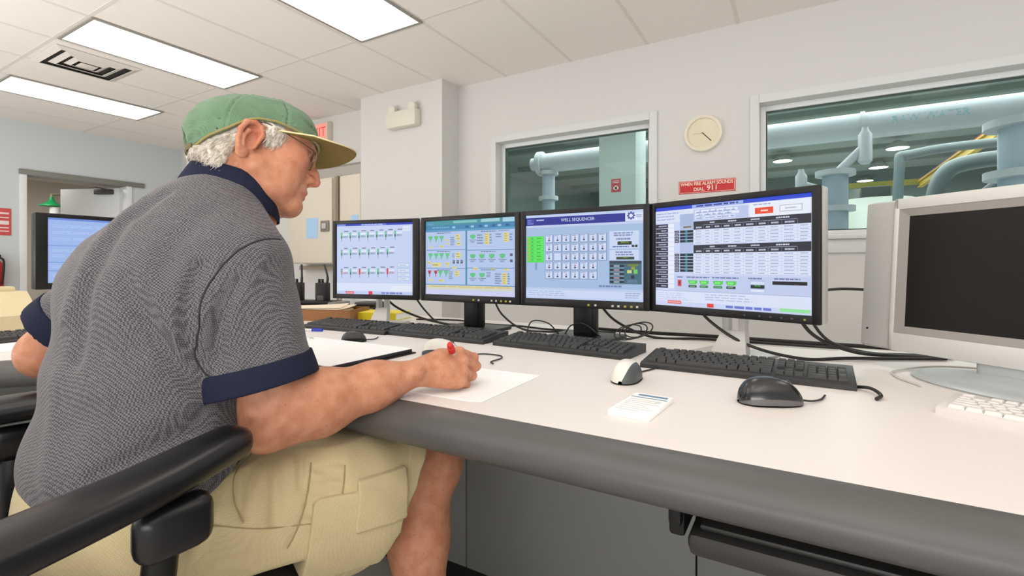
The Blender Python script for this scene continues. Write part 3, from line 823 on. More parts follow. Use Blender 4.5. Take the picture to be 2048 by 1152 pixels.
def scr_table(s):
    R = s.rect
    R(0, 0, 1, 1, (206, 216, 248), 0)
    R(0, 0, 1, 0.035, (34, 70, 214)); R(0.28, 0.004, 0.62, 0.032, (160, 184, 244), 2); s.bars(0.31, 0.009, 0.6, 0.028, 1, (44, 64, 150), 0.8, 4, 13, 0.95)
    R(0, 0.035, 1, 0.155, (220, 228, 250)); R(0.19, 0.085, 0.29, 0.20, (170, 186, 226), 2); s.bars(0.01, 0.05, 0.18, 0.14, 3, (164, 180, 222), 0.4, 3, 2, 0.7)
    R(0.29, 0.05, 0.65, 0.155, (188, 202, 238), 2); s.bars(0.30, 0.055, 0.63, 0.15, 3, (230, 238, 254), 0.75, 3, 7, 0.8); s.bars(0.31, 0.065, 0.6, 0.15, 3, (130, 148, 200), 0.25, 4, 9, 0.8)
    R(0.66, 0.04, 0.99, 0.165, (236, 242, 254), 2); s.bars(0.68, 0.048, 0.84, 0.066, 1, (160, 176, 214), 0.6, 3, 3)
    R(0.69, 0.085, 0.795, 0.14, (236, 74, 40), 3); s.bars(0.725, 0.105, 0.765, 0.122, 1, (252, 226, 216), 0.8, 4, 2, 1); R(0.83, 0.08, 0.95, 0.135, (150, 162, 190), 3); R(0.833, 0.084, 0.947, 0.131, (240, 244, 252), 4); s.bars(0.86, 0.1, 0.92, 0.116, 1, (170, 180, 205), 0.6, 5, 2, 1)
    DK, WH, LN = (36, 38, 54), (224, 232, 252), (176, 188, 220)
    R(0.19, 0.2, 0.29, 0.50, (180, 194, 232))
    for i in range(14):
        v = 0.17 + 0.047 * i
        R(0.002, v, 0.098, v + 0.041, DK, 2); s.bars(0.025 + 0.02 * (i % 2), v + 0.011, 0.09, v + 0.03, 1, (168, 176, 206), 0.7, 3, i, 0.9); R(0.102, v, 0.145, v + 0.041, (234, 240, 254), 2)
    R(0.215, 0.205, 0.275, 0.222, (130, 110, 80), 2)
    cols = [0.29, 0.36, 0.42, 0.48, 0.55, 0.62, 0.695, 0.765, 0.84, 0.925, 0.995]
    for (v0, v1) in ((0.165, 0.245), (0.395, 0.475)):
        R(0.29, v0, 0.995, v1, DK, 1)
        for i in range(10):
            a, b = cols[i], cols[i + 1]
            R(a, v0 + 0.04, a + 0.0015, v1, (140, 148, 178), 2)
            if i < 9: s.bars(a + 0.018, v0 + 0.052, b - 0.012, v0 + 0.068, 1, (196, 202, 226), 0.9, 3, i, 0.9)
        for a, b in ((0.36, 0.48), (0.48, 0.62), (0.62, 0.765), (0.765, 0.925)):
            R(a + 0.002, v0 + 0.036, b - 0.002, v0 + 0.04, (160, 168, 196), 2); s.bars(a + 0.045, v0 + 0.012, b - 0.04, v0 + 0.026, 1, (206, 212, 234), 0.9, 3, int(a * 50), 0.9)
    for (v0, n) in ((0.245, 5), (0.475, 7)):
        v1 = v0 + 0.0285 * n
        R(0.29, v0, 0.995, v1, WH, 1)
        for i in range(n + 1): R(0.29, v0 + (v1 - v0) * i / n - 0.001, 0.995, v0 + (v1 - v0) * i / n + 0.001, LN, 2)
        for c in cols: R(c - 0.0008, v0, c + 0.0008, v1, LN, 2)
        for i in range(n):
            for c in range(10):
                s.bars(cols[c] + 0.014, v0 + (v1 - v0) * (i + 0.3) / n, cols[c + 1] - 0.012, v0 + (v1 - v0) * (i + 0.72) / n, 1, (158, 170, 208), 0.7, 3, i * 10 + c, 0.8)
    for (v0, n) in ((0.245, 4), (0.475, 6)):
        for i in range(n):
            v = v0 + (0.0315 if n == 4 else 0.031) * i
            R(0.15, v, 0.185, v + 0.026, DK, 2); s.bars(0.155, v + 0.007, 0.18, v + 0.019, 1, (170, 180, 210), 0.8, 3, i, 1)
            R(0.19, v, 0.288, v + 0.026, (22, 78, 96), 2); R(0.194, v + 0.004, 0.228, v + 0.022, (12, 30, 44), 3); R(0.23, v + 0.004, 0.245, v + 0.022, (52, 140, 160), 3); R(0.249, v + 0.004, 0.286, v + 0.022, (12, 30, 44), 3)
    R(0.15, 0.69, 0.995, 0.845, (196, 208, 242), 1)
    for a, b in ((0.17, 0.21), (0.24, 0.40), (0.42, 0.59), (0.65, 0.73), (0.80, 0.94)): s.bars(a, 0.70, b, 0.716, 1, (110, 122, 168), 0.8, 3, int(a * 90), 1)
    R(0.173, 0.735, 0.202, 0.80, (222, 74, 92), 2); R(0.18, 0.748, 0.194, 0.785, (140, 46, 66), 3)
    for i, u in enumerate((0.25, 0.33, 0.425, 0.51)):
        s.poly([(u, 0.738), (u + 0.068, 0.738), (u + 0.066, 0.766), (u + 0.05, 0.778), (u + 0.012, 0.778), (u + 0.004, 0.762)], (80, 206, 84), 2); R(u + 0.012, 0.748, u + 0.05, 0.768, (130, 236, 124), 3); R(u + 0.004, 0.785, u + 0.062, 0.808, (28, 36, 44) if i in (0, 3) else (66, 124, 84), 2); s.bars(u + 0.012, 0.79, u + 0.055, 0.803, 1, (110, 200, 120), 0.6, 3, i, 0.8)
    R(0.66, 0.72, 0.75, 0.83, (182, 196, 234), 2); R(0.665, 0.765, 0.745, 0.795, (18, 32, 30), 3); s.text('RUN', 0.705, 0.772, 0.017, (84, 214, 92), 4); R(0.665, 0.735, 0.745, 0.758, (216, 226, 248), 3); R(0.665, 0.805, 0.745, 0.826, (226, 234, 250), 3)
    R(0.79, 0.728, 0.975, 0.758, (14, 16, 28), 2)
    R(0, 0.845, 1, 0.955, (222, 230, 252)); R(0, 0.845, 1, 0.85, (170, 182, 218), 2); s.bars(0.02, 0.865, 0.28, 0.945, 4, (190, 202, 236), 0.35, 3, 3, 0.7); s.bars(0.37, 0.86, 0.68, 0.93, 3, (170, 184, 226), 0.3, 3, 4, 0.8)
    R(0, 0.955, 1, 1, (206, 216, 248)); R(0.095, 0.945, 0.2, 0.978, (232, 112, 122), 2); s.bars(0.1, 0.953, 0.19, 0.97, 1, (250, 208, 210), 0.5, 3, 2, 1); R(0.385, 0.955, 0.43, 0.992, (232, 60, 56), 2)
    s.bars(0.51, 0.958, 0.8, 0.99, 1, (104, 120, 208), 0.7, 3, 11, 0.9); R(0.83, 0.955, 0.99, 0.985, (152, 230, 160), 2)

def scr_left(s):
    R = s.rect
    R(0, 0, 1, 1, (160, 188, 240), 0); R(0, 0, 1, 0.03, (110, 142, 222)); R(0, 0.42, 1, 0.43, (120, 150, 214)); R(0, 0.68, 1, 0.69, (120, 150, 214)); R(0, 0.81, 1, 0.82, (120, 150, 214))
    for v in (0.1, 0.2, 0.3, 0.48, 0.56, 0.73, 0.86): s.bars(0.04, v, 0.9, v + 0.05, 2, (186, 206, 248), 0.4, 3, int(v * 70), 0.6)

def monitor(loc, rz, w, h, draw, label, bezel=(0.021, 0.021, 0.017, 0.028), silver=False, zb=0.112, neck=0.085, stand='black', buttons=True, name='computer_monitor', thick=0.05):
    t = thing(name, label, 'monitor', loc, rz, 'computer monitors on the desk')
    bl, br, bt, bb = bezel
    z0, z1 = zb, zb + h
    sm = M_SILVER if silver else M_BLACK
    hb = MB()
    hb.box((-w / 2, 0.006, z0), (w / 2, thick, z1), 0, 0.006)
    hb.box((-w * 0.3, thick - 0.002, z0 + h * 0.2), (w * 0.3, thick + 0.03, z1 - h * 0.2), 0, 0.012)
    hb.obj('housing', sm, t)
    fr = MB()
    for lo, hi in (((-w / 2, -0.006, z0), (-w / 2 + bl, 0.008, z1)), ((w / 2 - br, -0.006, z0), (w / 2, 0.008, z1)),
                   ((-w / 2 + bl - 0.002, -0.006, z1 - bt), (w / 2 - br + 0.002, 0.008, z1)), ((-w / 2 + bl - 0.002, -0.006, z0), (w / 2 - br + 0.002, 0.008, z0 + bb))):
        fr.box(lo, hi, 0, 0.0025)
    fr.obj('bezel', M_BLACK, t)
    s = Screen(w - bl - br, h - bt - bb)
    draw(s)
    so = s.obj(t)
    so.location = ((bl - br) / 2, 0.001, (z0 + bb + z1 - bt) / 2)
    if buttons:
        for i, x in enumerate((0.03, 0.055, 0.115, 0.135, 0.157, 0.178, 0.197)):
            MB().box((x - 0.004, -0.0075, z0 + bb * 0.42 - 0.0035), (x + 0.004, -0.005, z0 + bb * 0.42 + 0.0035), 0, 0.001).obj('button', emit('button_amber', (196, 176, 60), 0.7) if i in (0, 4, 5) else mat('button_grey', (188, 184, 172), 0.4), t)
    ms = {'black': M_BLACK, 'silver': M_SILVER}[stand]
    nk = MB()
    if stand == 'black':
        nk.box((-neck / 2, 0.028, 0.012), (neck / 2, 0.062, z0 + h * 0.45), 0, 0.006)
        nk.box((-neck * 0.36, 0.024, 0.02), (neck * 0.36, 0.03, z0 + h * 0.3), 0, 0.002)
    else:
        M = Matrix.Identity(4)
        q = neck / 2
        nk.add([(-q * 1.15, 0.02, 0.006), (q * 1.15, 0.02, 0.006), (q * 1.15, 0.045, 0.006), (-q * 1.15, 0.045, 0.006), (-q * 0.75, 0.05, z0 * 0.62), (q * 0.75, 0.05, z0 * 0.62), (q * 0.75, 0.075, z0 * 0.62), (-q * 0.75, 0.075, z0 * 0.62)],
               [[3, 2, 1, 0], [4, 5, 6, 7], [0, 1, 5, 4], [1, 2, 6, 5], [2, 3, 7, 6], [3, 0, 4, 7]])
        for sx in (-1, 1):
            a, b = sorted((sx * q * 0.75, sx * q * 0.32))
            nk.box((a, 0.05, z0 * 0.60), (b, 0.075, z0 + h * 0.4), 0, 0.002)
    nk.obj('stand_neck', ms, t)
    bs = MB()
    if stand == 'black':
        bs.box((-0.12, -0.06, 0.0), (0.12, 0.14, 0.014), 0, 0.006)
    else:
        bs.box((-0.1, -0.07, 0.0), (0.1, 0.13, 0.008), 0, 0.003)
    bs.obj('stand_base', ms, t)
    return t

D = DZT
monitor((-1.593, 1.532, D), math.radians(12.3), 0.432, 0.345, scr_status, 'first screen from the left of the four, rows of small green bars', silver=True, stand='silver', neck=0.075, buttons=False, bezel=(0.018, 0.03, 0.016, 0.02))
monitor((-1.129, 1.575, D), 0, 0.474, 0.345, scr_overview, 'second screen from the left of the four, teal header and green symbols')
monitor((-0.652, 1.575, D), 0, 0.474, 0.345, scr_sequencer, 'third screen from the left of the four, well sequencer title and bright green block')
t4 = monitor((-0.186, 1.502, D), math.radians(-20.4), 0.49, 0.345, scr_table, 'fourth and nearest of the four lit screens, black and white data tables', silver=True, stand='silver', neck=0.09, buttons=False, bezel=(0.018, 0.02, 0.017, 0.022))
for i, x in enumerate((0.06, 0.10, 0.128, 0.155, 0.18, 0.21)):
    MB().box((x - 0.0025, -0.0075, 0.121), (x + 0.0025, -0.005, 0.1255), 0, 0.0005).obj('button', emit('button_amber', (196, 176, 60), 0.7) if i == 5 else M_DKGREY, t4)
monitor((-3.06, 1.085, D), PI / 2, 0.50, 0.36, scr_left, 'black monitor with a pale blue screen on the left desk wing behind the man', zb=0.145, bezel=(0.045, 0.03, 0.02, 0.03), buttons=False)

# television at the right
t = thing('television', 'silver television with a dark blank screen and side speakers at the right edge', 'television', (0.38, 1.38, D), math.radians(-42.2))
TT = Matrix.Translation((0, 0, 0.047)) @ Matrix.Rotation(math.radians(-4.0), 4, 'X')
W, H = 0.66, 0.38
MB().box((-W / 2, 0.0, 0), (W / 2, 0.055, H), 0, 0.01, 3, M=TT).box((-W * 0.3, 0.05, 0.06), (W * 0.3, 0.09, H - 0.06), 0, 0.02, M=TT).obj('housing', M_SILVER, t)
sp = 0.078
M_SPK = mat('speaker_mesh', (176, 175, 171), 0.6, noise=0.12, nscale=500, bump=0.7, bscale=900)
for a, b in ((-W / 2 + 0.005, -W / 2 + sp), (W / 2 - sp, W / 2 - 0.005)):
    k = MB().box((a, -0.004, 0.005), (b, 0.004, H - 0.005), 0, 0.003, M=TT)
    k.obj('speaker_panel', M_SPK, t)
MB().tube([TT @ Vector((-W / 2 + 0.022, -0.0035, 0.047)), TT @ Vector((-W / 2 + 0.022, -0.0055, 0.047))], 0.0025, 12).obj('power_light', M_BLACK, t)
fo = MB()
a0, a1 = -W / 2 + sp, W / 2 - sp
for lo, hi in (((a0, -0.008, 0), (a0 + 0.012, 0.004, H)), ((a1 - 0.012, -0.008, 0), (a1, 0.004, H)), ((a0, -0.008, H - 0.028), (a1, 0.004, H)), ((a0, -0.008, 0), (a1, 0.004, 0.045))):
    fo.box(lo, hi, 0, 0.003, M=TT)
fo.obj('front_frame', mat('tv_front', (206, 204, 200), 0.4, metal=0.15, noise=0.02), t)
fi = MB()
i0, i1, j0, j1 = a0 + 0.012, a1 - 0.012, 0.045, H - 0.028
q = 0.024
for A, B, C_, D_ in (((i0, j0), (i1, j0), (i1 - q, j0 + q * 0.8), (i0 + q, j0 + q * 0.8)), ((i1, j0), (i1, j1), (i1 - q, j1 - q * 0.8), (i1 - q, j0 + q * 0.8)),
                     ((i1, j1), (i0, j1), (i0 + q, j1 - q * 0.8), (i1 - q, j1 - q * 0.8)), ((i0, j1), (i0, j0), (i0 + q, j0 + q * 0.8), (i0 + q, j1 - q * 0.8))):
    fi.add([(A[0], -0.006, A[1]), (B[0], -0.006, B[1]), (C_[0], -0.001, C_[1]), (D_[0], -0.001, D_[1])], [[0, 1, 2, 3]], 0, TT)
fi.obj('inner_bezel', mat('tv_inner', (146, 142, 137), 0.45, noise=0.02), t, smooth=False)
MB().box((i0 + q - 0.004, -0.0015, j0 + q * 0.8 - 0.004), (i1 - q + 0.004, 0.002, j1 - q * 0.8 + 0.004), 0, M=TT).obj('screen', mat('dark_panel', (28, 25, 25), 0.35, spec=0.2), t)
M_TVB = mat('tv_stand', (186, 192, 194), 0.35, metal=0.2, noise=0.02)
MB().box((-0.075, 0.0, 0.008), (0.075, 0.06, 0.075), 0, 0.014, 3).obj('stand_neck', M_TVB, t)
st = MB()
n = 40
for k, (zz, f) in enumerate(((0.0, 1.0), (0.004, 1.0), (0.011, 0.93), (0.016, 0.8))):
    pass
rows = []
for zz, f in ((0.0, 0.98), (0.004, 1.0), (0.010, 0.95), (0.018, 0.72), (0.026, 0.35), (0.03, 0.02)):
    rows.append([(0.20 * f * math.cos(2 * PI * j / n), 0.02 + 0.125 * f * math.sin(2 * PI * j / n), zz) for j in range(n)])
st.grid(rows, wrap=True)
st.obj('stand_base', M_TVB, t)

# ------------------------------------------------------------------ keyboards
U = 0.0188
def keymesh(wu, hu=1.0):
    w, h = wu * U - 0.0014, hu * U - 0.0014
    tw, th = w - 0.0045, h - 0.005
    b = MB()
    z1 = 0.0085
    lv = [(w / 2, h / 2, 0, 0), (w / 2, h / 2, 0.002, 0), (tw / 2 + 0.0008, th / 2 + 0.0008, z1 - 0.0008, 0.0006), (tw / 2 - 0.0004, th / 2 - 0.0004, z1, 0.0006)]
    vs = []
    for x, y, z, dy in lv:
        vs += [(-x, -y + dy, z), (x, -y + dy, z), (x, y + dy, z), (-x, y + dy, z)]
    fs = []
    for i in range(3):
        for j in range(4):
            fs.append([i * 4 + j, i * 4 + (j + 1) % 4, i * 4 + 4 + (j + 1) % 4, i * 4 + 4 + j])
    fs.append([12, 13, 14, 15])
    b.add(vs, fs)
    return b
def layout():
    K = []
    def row(y, x, ws, h=1.0):
        for w in ws:
            if w > 0: K.append((x + w / 2, y, w, h))
            x += abs(w)
    row(5.4, 0, [1, -1, 1, 1, 1, 1, -0.5, 1, 1, 1, 1, -0.5, 1, 1, 1, 1]); row(5.4, 15.3, [1, 1, 1])
    row(4, 0, [1] * 13 + [2]); row(4, 15.3, [1] * 3); row(4, 18.6, [1] * 4)
    row(3, 0, [1.5] + [1] * 12 + [1.5]); row(3, 15.3, [1] * 3); row(3, 18.6, [1] * 3)
    row(2, 0, [1.75] + [1] * 11 + [2.25]); row(2, 18.6, [1] * 3)
    row(1, 0, [2.25] + [1] * 10 + [2.75]); row(1, 16.3, [1]); row(1, 18.6, [1] * 3)
    row(0, 0, [1.25, 1.25, 1.25, 6.25, 1.25, 1.25, 1.25, 1.25]); row(0, 15.3, [1] * 3); row(0, 18.6, [2, 1])
    K.append((22.1, 2.5, 1, 2.0)); K.append((22.1, 0.5, 1, 2.0))
    return K
KEYS = layout()
def keyboard(loc, rz, label, mcase, mkey, tone):
    t = thing('computer_keyboard', label, 'keyboard', loc, rz, 'computer keyboards on the desk')
    c = MB()
    L, Wd = 0.452, 0.158
    pr = [(-Wd / 2, 0), (Wd / 2, 0), (Wd / 2, 0.026), (Wd / 2 - 0.012, 0.0275), (-Wd / 2 + 0.006, 0.0135), (-Wd / 2, 0.010)]
    c.prism([(y, z) for y, z in pr], -L / 2, L / 2, 0, Matrix(((0, 0, 1, 0), (1, 0, 0, 0), (0, 1, 0, 0), (0, 0, 0, 1))))
    c.obj('case', mcase, t, fix=True)
    cache = {}
    sl = math.atan(0.014 / (Wd - 0.018))
    def place(x, y):
        px, py = (x - 11.3) * U, (y - 2.75) * U - 0.004
        return Vector((px, py, 0.0135 + (py + Wd / 2 - 0.006) * math.tan(sl) - 0.001))
    order = sorted(KEYS, key=lambda k: -k[0])
    rest = MB()
    for i, (x, y, w, h) in enumerate(order):
        if i < 100:
            kk = (w, h)
            if kk not in cache:
                o = keymesh(w, h).obj('key', mkey, t)
                cache[kk] = o
            else:
                o = cache[kk].copy(); COL.objects.link(o)
            o.location = place(x, y); o.rotation_euler = (sl, 0, 0)
        else:
            kb = keymesh(w, h)
            rest.add(kb.v, kb.f, 0, Matrix.Translation(place(x, y)) @ Matrix.Rotation(sl, 4, 'X'))
    if rest.v:
        o = rest.obj('key', mkey, t); o['kind'] = 'stuff'
    return t
M_KB = mat('keyboard_case', (40, 40, 40), 0.5, noise=0.08); M_KEY = mat('keyboard_key', (52, 52, 51), 0.55, noise=0.1, nscale=90)
kb0 = keyboard((-0.124, 1.312, D), math.radians(-1.5), 'nearest black keyboard, in front of the fourth lit screen', M_KB, M_KEY, 0)
for loc, rz, lb in (((-0.628, 1.398, D), math.radians(-4), 'black keyboard in front of the well sequencer screen'),
                    ((-1.118, 1.412, D), math.radians(-1), 'black keyboard in front of the teal header screen'),
                    ((-1.555, 1.392, D), math.radians(2), 'farthest black keyboard, under the first screen from the left'),
                    ((-2.32, 0.60, D), math.radians(90), 'black keyboard on the left desk wing behind the man')):
    k = copy_tree(kb0); k.location = loc; k.rotation_euler = (0, 0, rz); k['label'] = lb
wk = keyboard((0.428, 1.062, D), math.radians(-28.0), 'white keyboard at the right edge before the silver television', mat('ivory_case', (216, 210, 206), 0.4), mat('ivory_key', (226, 222, 218), 0.5), 1)
wk.scale = (1.0, 0.64, 0.78)

# ------------------------------------------------------------------ mice
def mouse(loc, rz, label, mtop, mside, mbase, sc=1.0, cable=None, aR=0.3, aL=0.15):
    t = thing('computer_mouse', label, 'mouse', loc, rz, 'computer mice on the desk')
    L, Wd, Hh = 0.106 * sc, 0.062 * sc, 0.042 * sc
    def pt(u, a, grow=0.0):
        ec = (max(0.0, 1 - abs(2 * u - 1) ** 5)) ** 0.5
        # u 0 rear .. 1 front (+y), a angle 0..pi across the back
        y = (u - 0.5) * L
        wid = Wd / 2 * (max(0.0, 1 - abs(2 * u - 1) ** 2.6)) ** 0.45 * (1 - 0.10 * math.sin(PI * min(1, u * 1.1))) + grow
        hh = ec * Hh * (max(0.0, 1 - abs((u - 0.42) / 0.66) ** 2.2)) ** 0.6 + 0.0005 + grow
        ca, sa = math.cos(a), math.sin(a)
        return (wid * math.copysign(abs(ca) ** 0.85, ca), y, 0.003 + hh * abs(sa) ** 0.85)
    n, k = 26, 22
    us = [0.002 + 0.996 * (0.5 - 0.5 * math.cos(PI * i / n)) for i in range(n + 1)]
    top = MB().grid([[pt(u, aR + (PI - aR - aL) * j / k, 0.0006) for j in range(k + 1)] for u in us])
    top.obj('top_shell', mtop, t, angle=80, fix=True)
    side = MB().grid([[pt(u, PI * j / k) for j in range(k + 1)] for u in us])
    side.obj('side_shell', mside, t, angle=80, fix=True)
    MB().grid([[((Wd / 2 * f) * (max(0.0, 1 - abs(2 * u - 1) ** 2.6)) ** 0.45, (u - 0.5) * L, 0.002 if abs(f) > 0.5 else 0.002) for f in (-0.97, 0, 0.97)] for u in us]).obj('base', mbase, t)
    w = MB(); w.tube([(-0.004, L * 0.27, Hh * 0.79), (0.004, L * 0.27, Hh * 0.79)], 0.0075, 16); w.obj('scroll_wheel', M_DKGREY, t)
    sm = MB()
    sm.tube([pt(u, PI / 2, 0.0009) for u in us if 0.55 < u < 0.97], 0.0006, 5); sm.obj('button_seam', M_BLACK, t)
    if cable:
        cb = MB(); cb.tube(spline(cable, 10), 0.0019, 8); cb.obj('cable', M_CABLE, t)
    return t
M_GBLK = mat('gloss_black', (30, 31, 33), 0.22, noise=0.05, coat=0.3)
M_GSIDE = mat('mouse_grey', (96, 94, 94), 0.4)
M_WTOP = mat('mouse_white', (226, 224, 216), 0.35, noise=0.02)
M_WSIDE = mat('mouse_slate', (78, 82, 84), 0.45)
mouse((-0.050, 1.040, D), math.radians(-62), 'glossy black mouse in front of the nearest black keyboard', M_GBLK, M_GSIDE, M_BLACK, 1.10, aR=0.2, aL=0.1,
      cable=[(0, 0.052, 0.008), (0.0, 0.075, 0.005), (-0.02, 0.105, 0.003), (-0.05, 0.13, 0.003)])
mouse((-0.338, 1.085, D), math.radians(2), 'white mouse with a slate side beside the small notepad', M_WTOP, M_WSIDE, M_BLACK, 1.04, aR=1.0, aL=0.04,
      cable=[(0, 0.05, 0.008), (0.01, 0.09, 0.003), (0.03, 0.14, 0.003), (0.045, 0.17, 0.006)])
mouse((-0.892, 1.112, D), math.radians(-66), 'white mouse just behind the writing hand', M_WTOP, M_WSIDE, M_BLACK, 1.05, aR=0.34, aL=0.04,
      cable=[(0, 0.05, 0.008), (0.0, 0.08, 0.003), (-0.02, 0.12, 0.003), (0.0, 0.17, 0.003), (0.04, 0.18, 0.003), (0.09, 0.16, 0.003), (0.12, 0.17, 0.004)])
mouse((-1.30, 1.155, D), math.radians(-35), 'small dark mouse behind the stack of papers', mat('mouse_dark', (62, 62, 62), 0.35), M_BLACK, M_BLACK, 0.78,
      cable=[(0, 0.04, 0.006), (-0.02, 0.07, 0.003), (-0.06, 0.09, 0.003)])

# ------------------------------------------------------------------ papers, pad, pen
def sheet(b, x0, y0, x1, y1, z, th, rz=0.0, mi=0, curl=0.0):
    c = Vector(((x0 + x1) / 2, (y0 + y1) / 2, 0))
    M = Matrix.Translation(c) @ Matrix.Rotation(rz, 4, 'Z')
    w, h = (x1 - x0) / 2, (y1 - y0) / 2
    n = 8
    P = [[((-w + 2 * w * j / n), (-h + 2 * h * i / n), z + th + curl * ((i / n) ** 3) * ((j / n) ** 2)) for j in range(n + 1)] for i in range(n + 1)]
    Q = [[(p[0], p[1], p[2] - th) for p in row] for row in P]
    b.grid(P, mi, M); b.grid([r[::-1] for r in Q], mi, M)
    for a, bq in ((P[0], Q[0]), ([r[-1] for r in P], [r[-1] for r in Q]), (P[-1][::-1], Q[-1][::-1]), ([r[0] for r in P][::-1], [r[0] for r in Q][::-1])):
        b.grid([bq, a], mi, M)
t = thing('writing_paper', 'white sheet of paper under the writing hand with faint writing', 'paper', (-0.63, 0.892, D))
b = MB(); sheet(b, -0.108, -0.13, 0.108, 0.13, 0.0004, 0.0004, math.radians(1.5)); b.obj('sheet', M_PAPER, t, angle=30)
t2 = MB()
rr = random.Random(5)
for i in range(3):
    x = -0.09
    while x < 0.0 + 0.03 * rr.random():
        w = rr.uniform(0.008, 0.02)
        t2.box((x, 0.105 - 0.014 * i, 0.0009), (x + w, 0.107 - 0.014 * i, 0.00095)); x += w + 0.005
t2.obj('handwriting', mat('pencil_grey', (230, 230, 232), 0.8), t, smooth=False)
t = thing('sheet_underneath', 'second sheet poking out under the writing paper', 'paper', (-0.66, 0.87, D))
b = MB(); sheet(b, -0.11, -0.115, 0.12, 0.12, 0.0001, 0.0003, math.radians(3)); b.obj('sheet', M_PAPER, t, angle=30)

t = thing('document_folder', 'black folder of white papers beside the sleeve of the seated man', 'folder', (-1.2, 0.945, D))
b = MB(); b.box((-0.225, -0.155, 0.0005), (0.225, 0.155, 0.004), 0, 0.0015); b.obj('back_cover', M_BLACK, t)
b = MB(); b.box((-0.222, -0.148, 0.0042), (0.215, 0.148, 0.0135), 0, 0.001); b.obj('page_block', mat('page_edge', (48, 48, 56), 0.7), t)
b = MB(); sheet(b, -0.222, -0.15, 0.217, 0.15, 0.0138, 0.0012, 0.0); b.obj('top_sheet', M_PAPER, t, angle=30)
b = MB()
for i in range(9):
    y = -0.12 + i * 0.03
    b.tube([(-0.20 + 0.012 * math.cos(a), y, 0.008 + 0.011 * math.sin(a)) for a in [2 * PI * k / 12 for k in range(12)]], 0.0012, 6, closed=True)
b.obj('ring_binding', M_STEEL, t)

t = thing('notepad', 'small white notepad with blue printed header alone on the worktop', 'notepad', (-0.248, 0.886, D), math.radians(-4))
MB().box((-0.037, -0.07, 0.0), (0.037, 0.07, 0.009), 0, 0.001).obj('pages', M_PAPER, t)
b = MB()
M_NB = mat('print_blue', (96, 138, 166), 0.7)
b.box((-0.026, 0.050, 0.0091), (0.030, 0.060, 0.0093)); b.box((-0.034, 0.036, 0.0091), (0.034, 0.040, 0.0093))
b.obj('header_print', M_NB, t, smooth=False)
b = MB()
for i in range(7):
    b.box((-0.03, 0.02 - i * 0.012, 0.0091), (0.012 + 0.01 * (i % 3), 0.0235 - i * 0.012, 0.0092))
b.box((0.018, 0.012, 0.0091), (0.028, 0.026, 0.0092))
b.obj('body_print', mat('print_grey', (214, 212, 214), 0.8), t, smooth=False)

def pen(p0, p1, label, mbody, mtip, name='pen'):
    p0, p1 = Vector(p0), Vector(p1)
    t = thing(name, label, 'pen', p0)
    d = (p1 - p0)
    L = d.length
    d.normalize()
    q = d.to_track_quat('Z', 'Y').to_matrix().to_4x4()
    b = MB().lathe([(0.0005, 0), (0.0016, 0.006), (0.0046, 0.02), (0.0058, 0.035), (0.0058, L - 0.034)], 14, 0, q); b.obj('barrel', mbody, t)
    b = MB().lathe([(0.0062, L - 0.035), (0.0074, L - 0.033), (0.0076, L - 0.014), (0.0066, L - 0.0135)], 12, 0, q); b.obj('cap_collar', mtip, t)
    b = MB().lathe([(0.0052, L - 0.0135), (0.0060, L - 0.003), (0.0050, L), (0.0001, L)], 12, 0, q); b.obj('end_plug', M_RED if mtip is not M_RED else M_RED, t)
    return t
pen((-0.668, 0.906, 0.7415), (-0.604, 0.780, 0.842), 'red pen held in the right hand of the man', mat('clear_barrel', (214, 196, 190), 0.25), M_RED)
t = thing('pen', 'blue pen lying on the desk near the sleeve of the man', 'pen', (-1.69, 1.245, D + 0.004), math.radians(20))
b = MB(); b.tube([(-0.07, 0, 0), (0.045, 0, 0)], 0.004, 12); b.obj('barrel', mat('pen_white', (226, 228, 232), 0.3), t)
b = MB(); b.tube([(0.04, 0, 0), (0.085, 0, 0)], 0.0052, 12); b.box((0.045, -0.0015, 0.004), (0.085, 0.0015, 0.008)); b.obj('cap', mat('pen_blue', (38, 62, 186), 0.35), t)

# ------------------------------------------------------------------ clutter at the far corner of the desk
t = thing('radio_charger', 'dark six bay radio charger at the back of the desk with a grey end', 'charger', (-2.30, 1.78, D), math.radians(16))
b = MB(); b.box((-0.26, -0.07, 0), (0.12, 0.07, 0.045), 0, 0.008); b.box((-0.26, -0.03, 0.04), (0.12, 0.07, 0.065), 0, 0.008); b.obj('base', M_BLACK, t)
MB().box((0.12, -0.075, 0), (0.165, 0.075, 0.062), 0, 0.008).obj('end_cap', mat('charger_grey', (128, 126, 122), 0.5), t)
for x in (-0.15, 0.0):
    MB().box((x - 0.05, -0.074, 0.012), (x + 0.02, -0.069, 0.03), 0, 0.001).obj('status_panel', M_DKGREY, t)
def radio(loc, label, tilt):
    t = thing('two_way_radio', label, 'radio', loc, math.radians(16), 'handheld radios in the charger')
    MB().box((-0.036, -0.02, 0), (0.036, 0.02, 0.115), 0, 0.006).obj('body', M_BLACK, t)
    MB().box((-0.02, -0.024, 0.015), (0.02, -0.019, 0.045), 0, 0.002).obj('label_plate', M_DKGREY, t)
    b = MB(); b.tube(spline([(0.024, 0.005, 0.11), (0.026, 0.005, 0.15), (0.012 + tilt, 0.005, 0.215)], 6), [0.007] * 6 + [0.0055] * 7, 10); b.obj('antenna', M_BLACKSOFT, t)
    for x in (-0.022, -0.002):
        b = MB(); b.tube([(x, 0, 0.112), (x, 0, 0.135)], 0.007, 12); b.obj('knob', M_BLACK, t)
radio((-2.272, 1.80, D + 0.048), 'handheld radio with bent antenna in the charger left of the first screen', -0.006)
radio((-2.43, 1.755, D + 0.048), 'handheld radio half hidden by the shoulder of the man', 0.012)
t = thing('cardboard_tray', 'brown cardboard tray holding papers near the radio charger', 'tray', (-1.99, 1.60, D), math.radians(24))
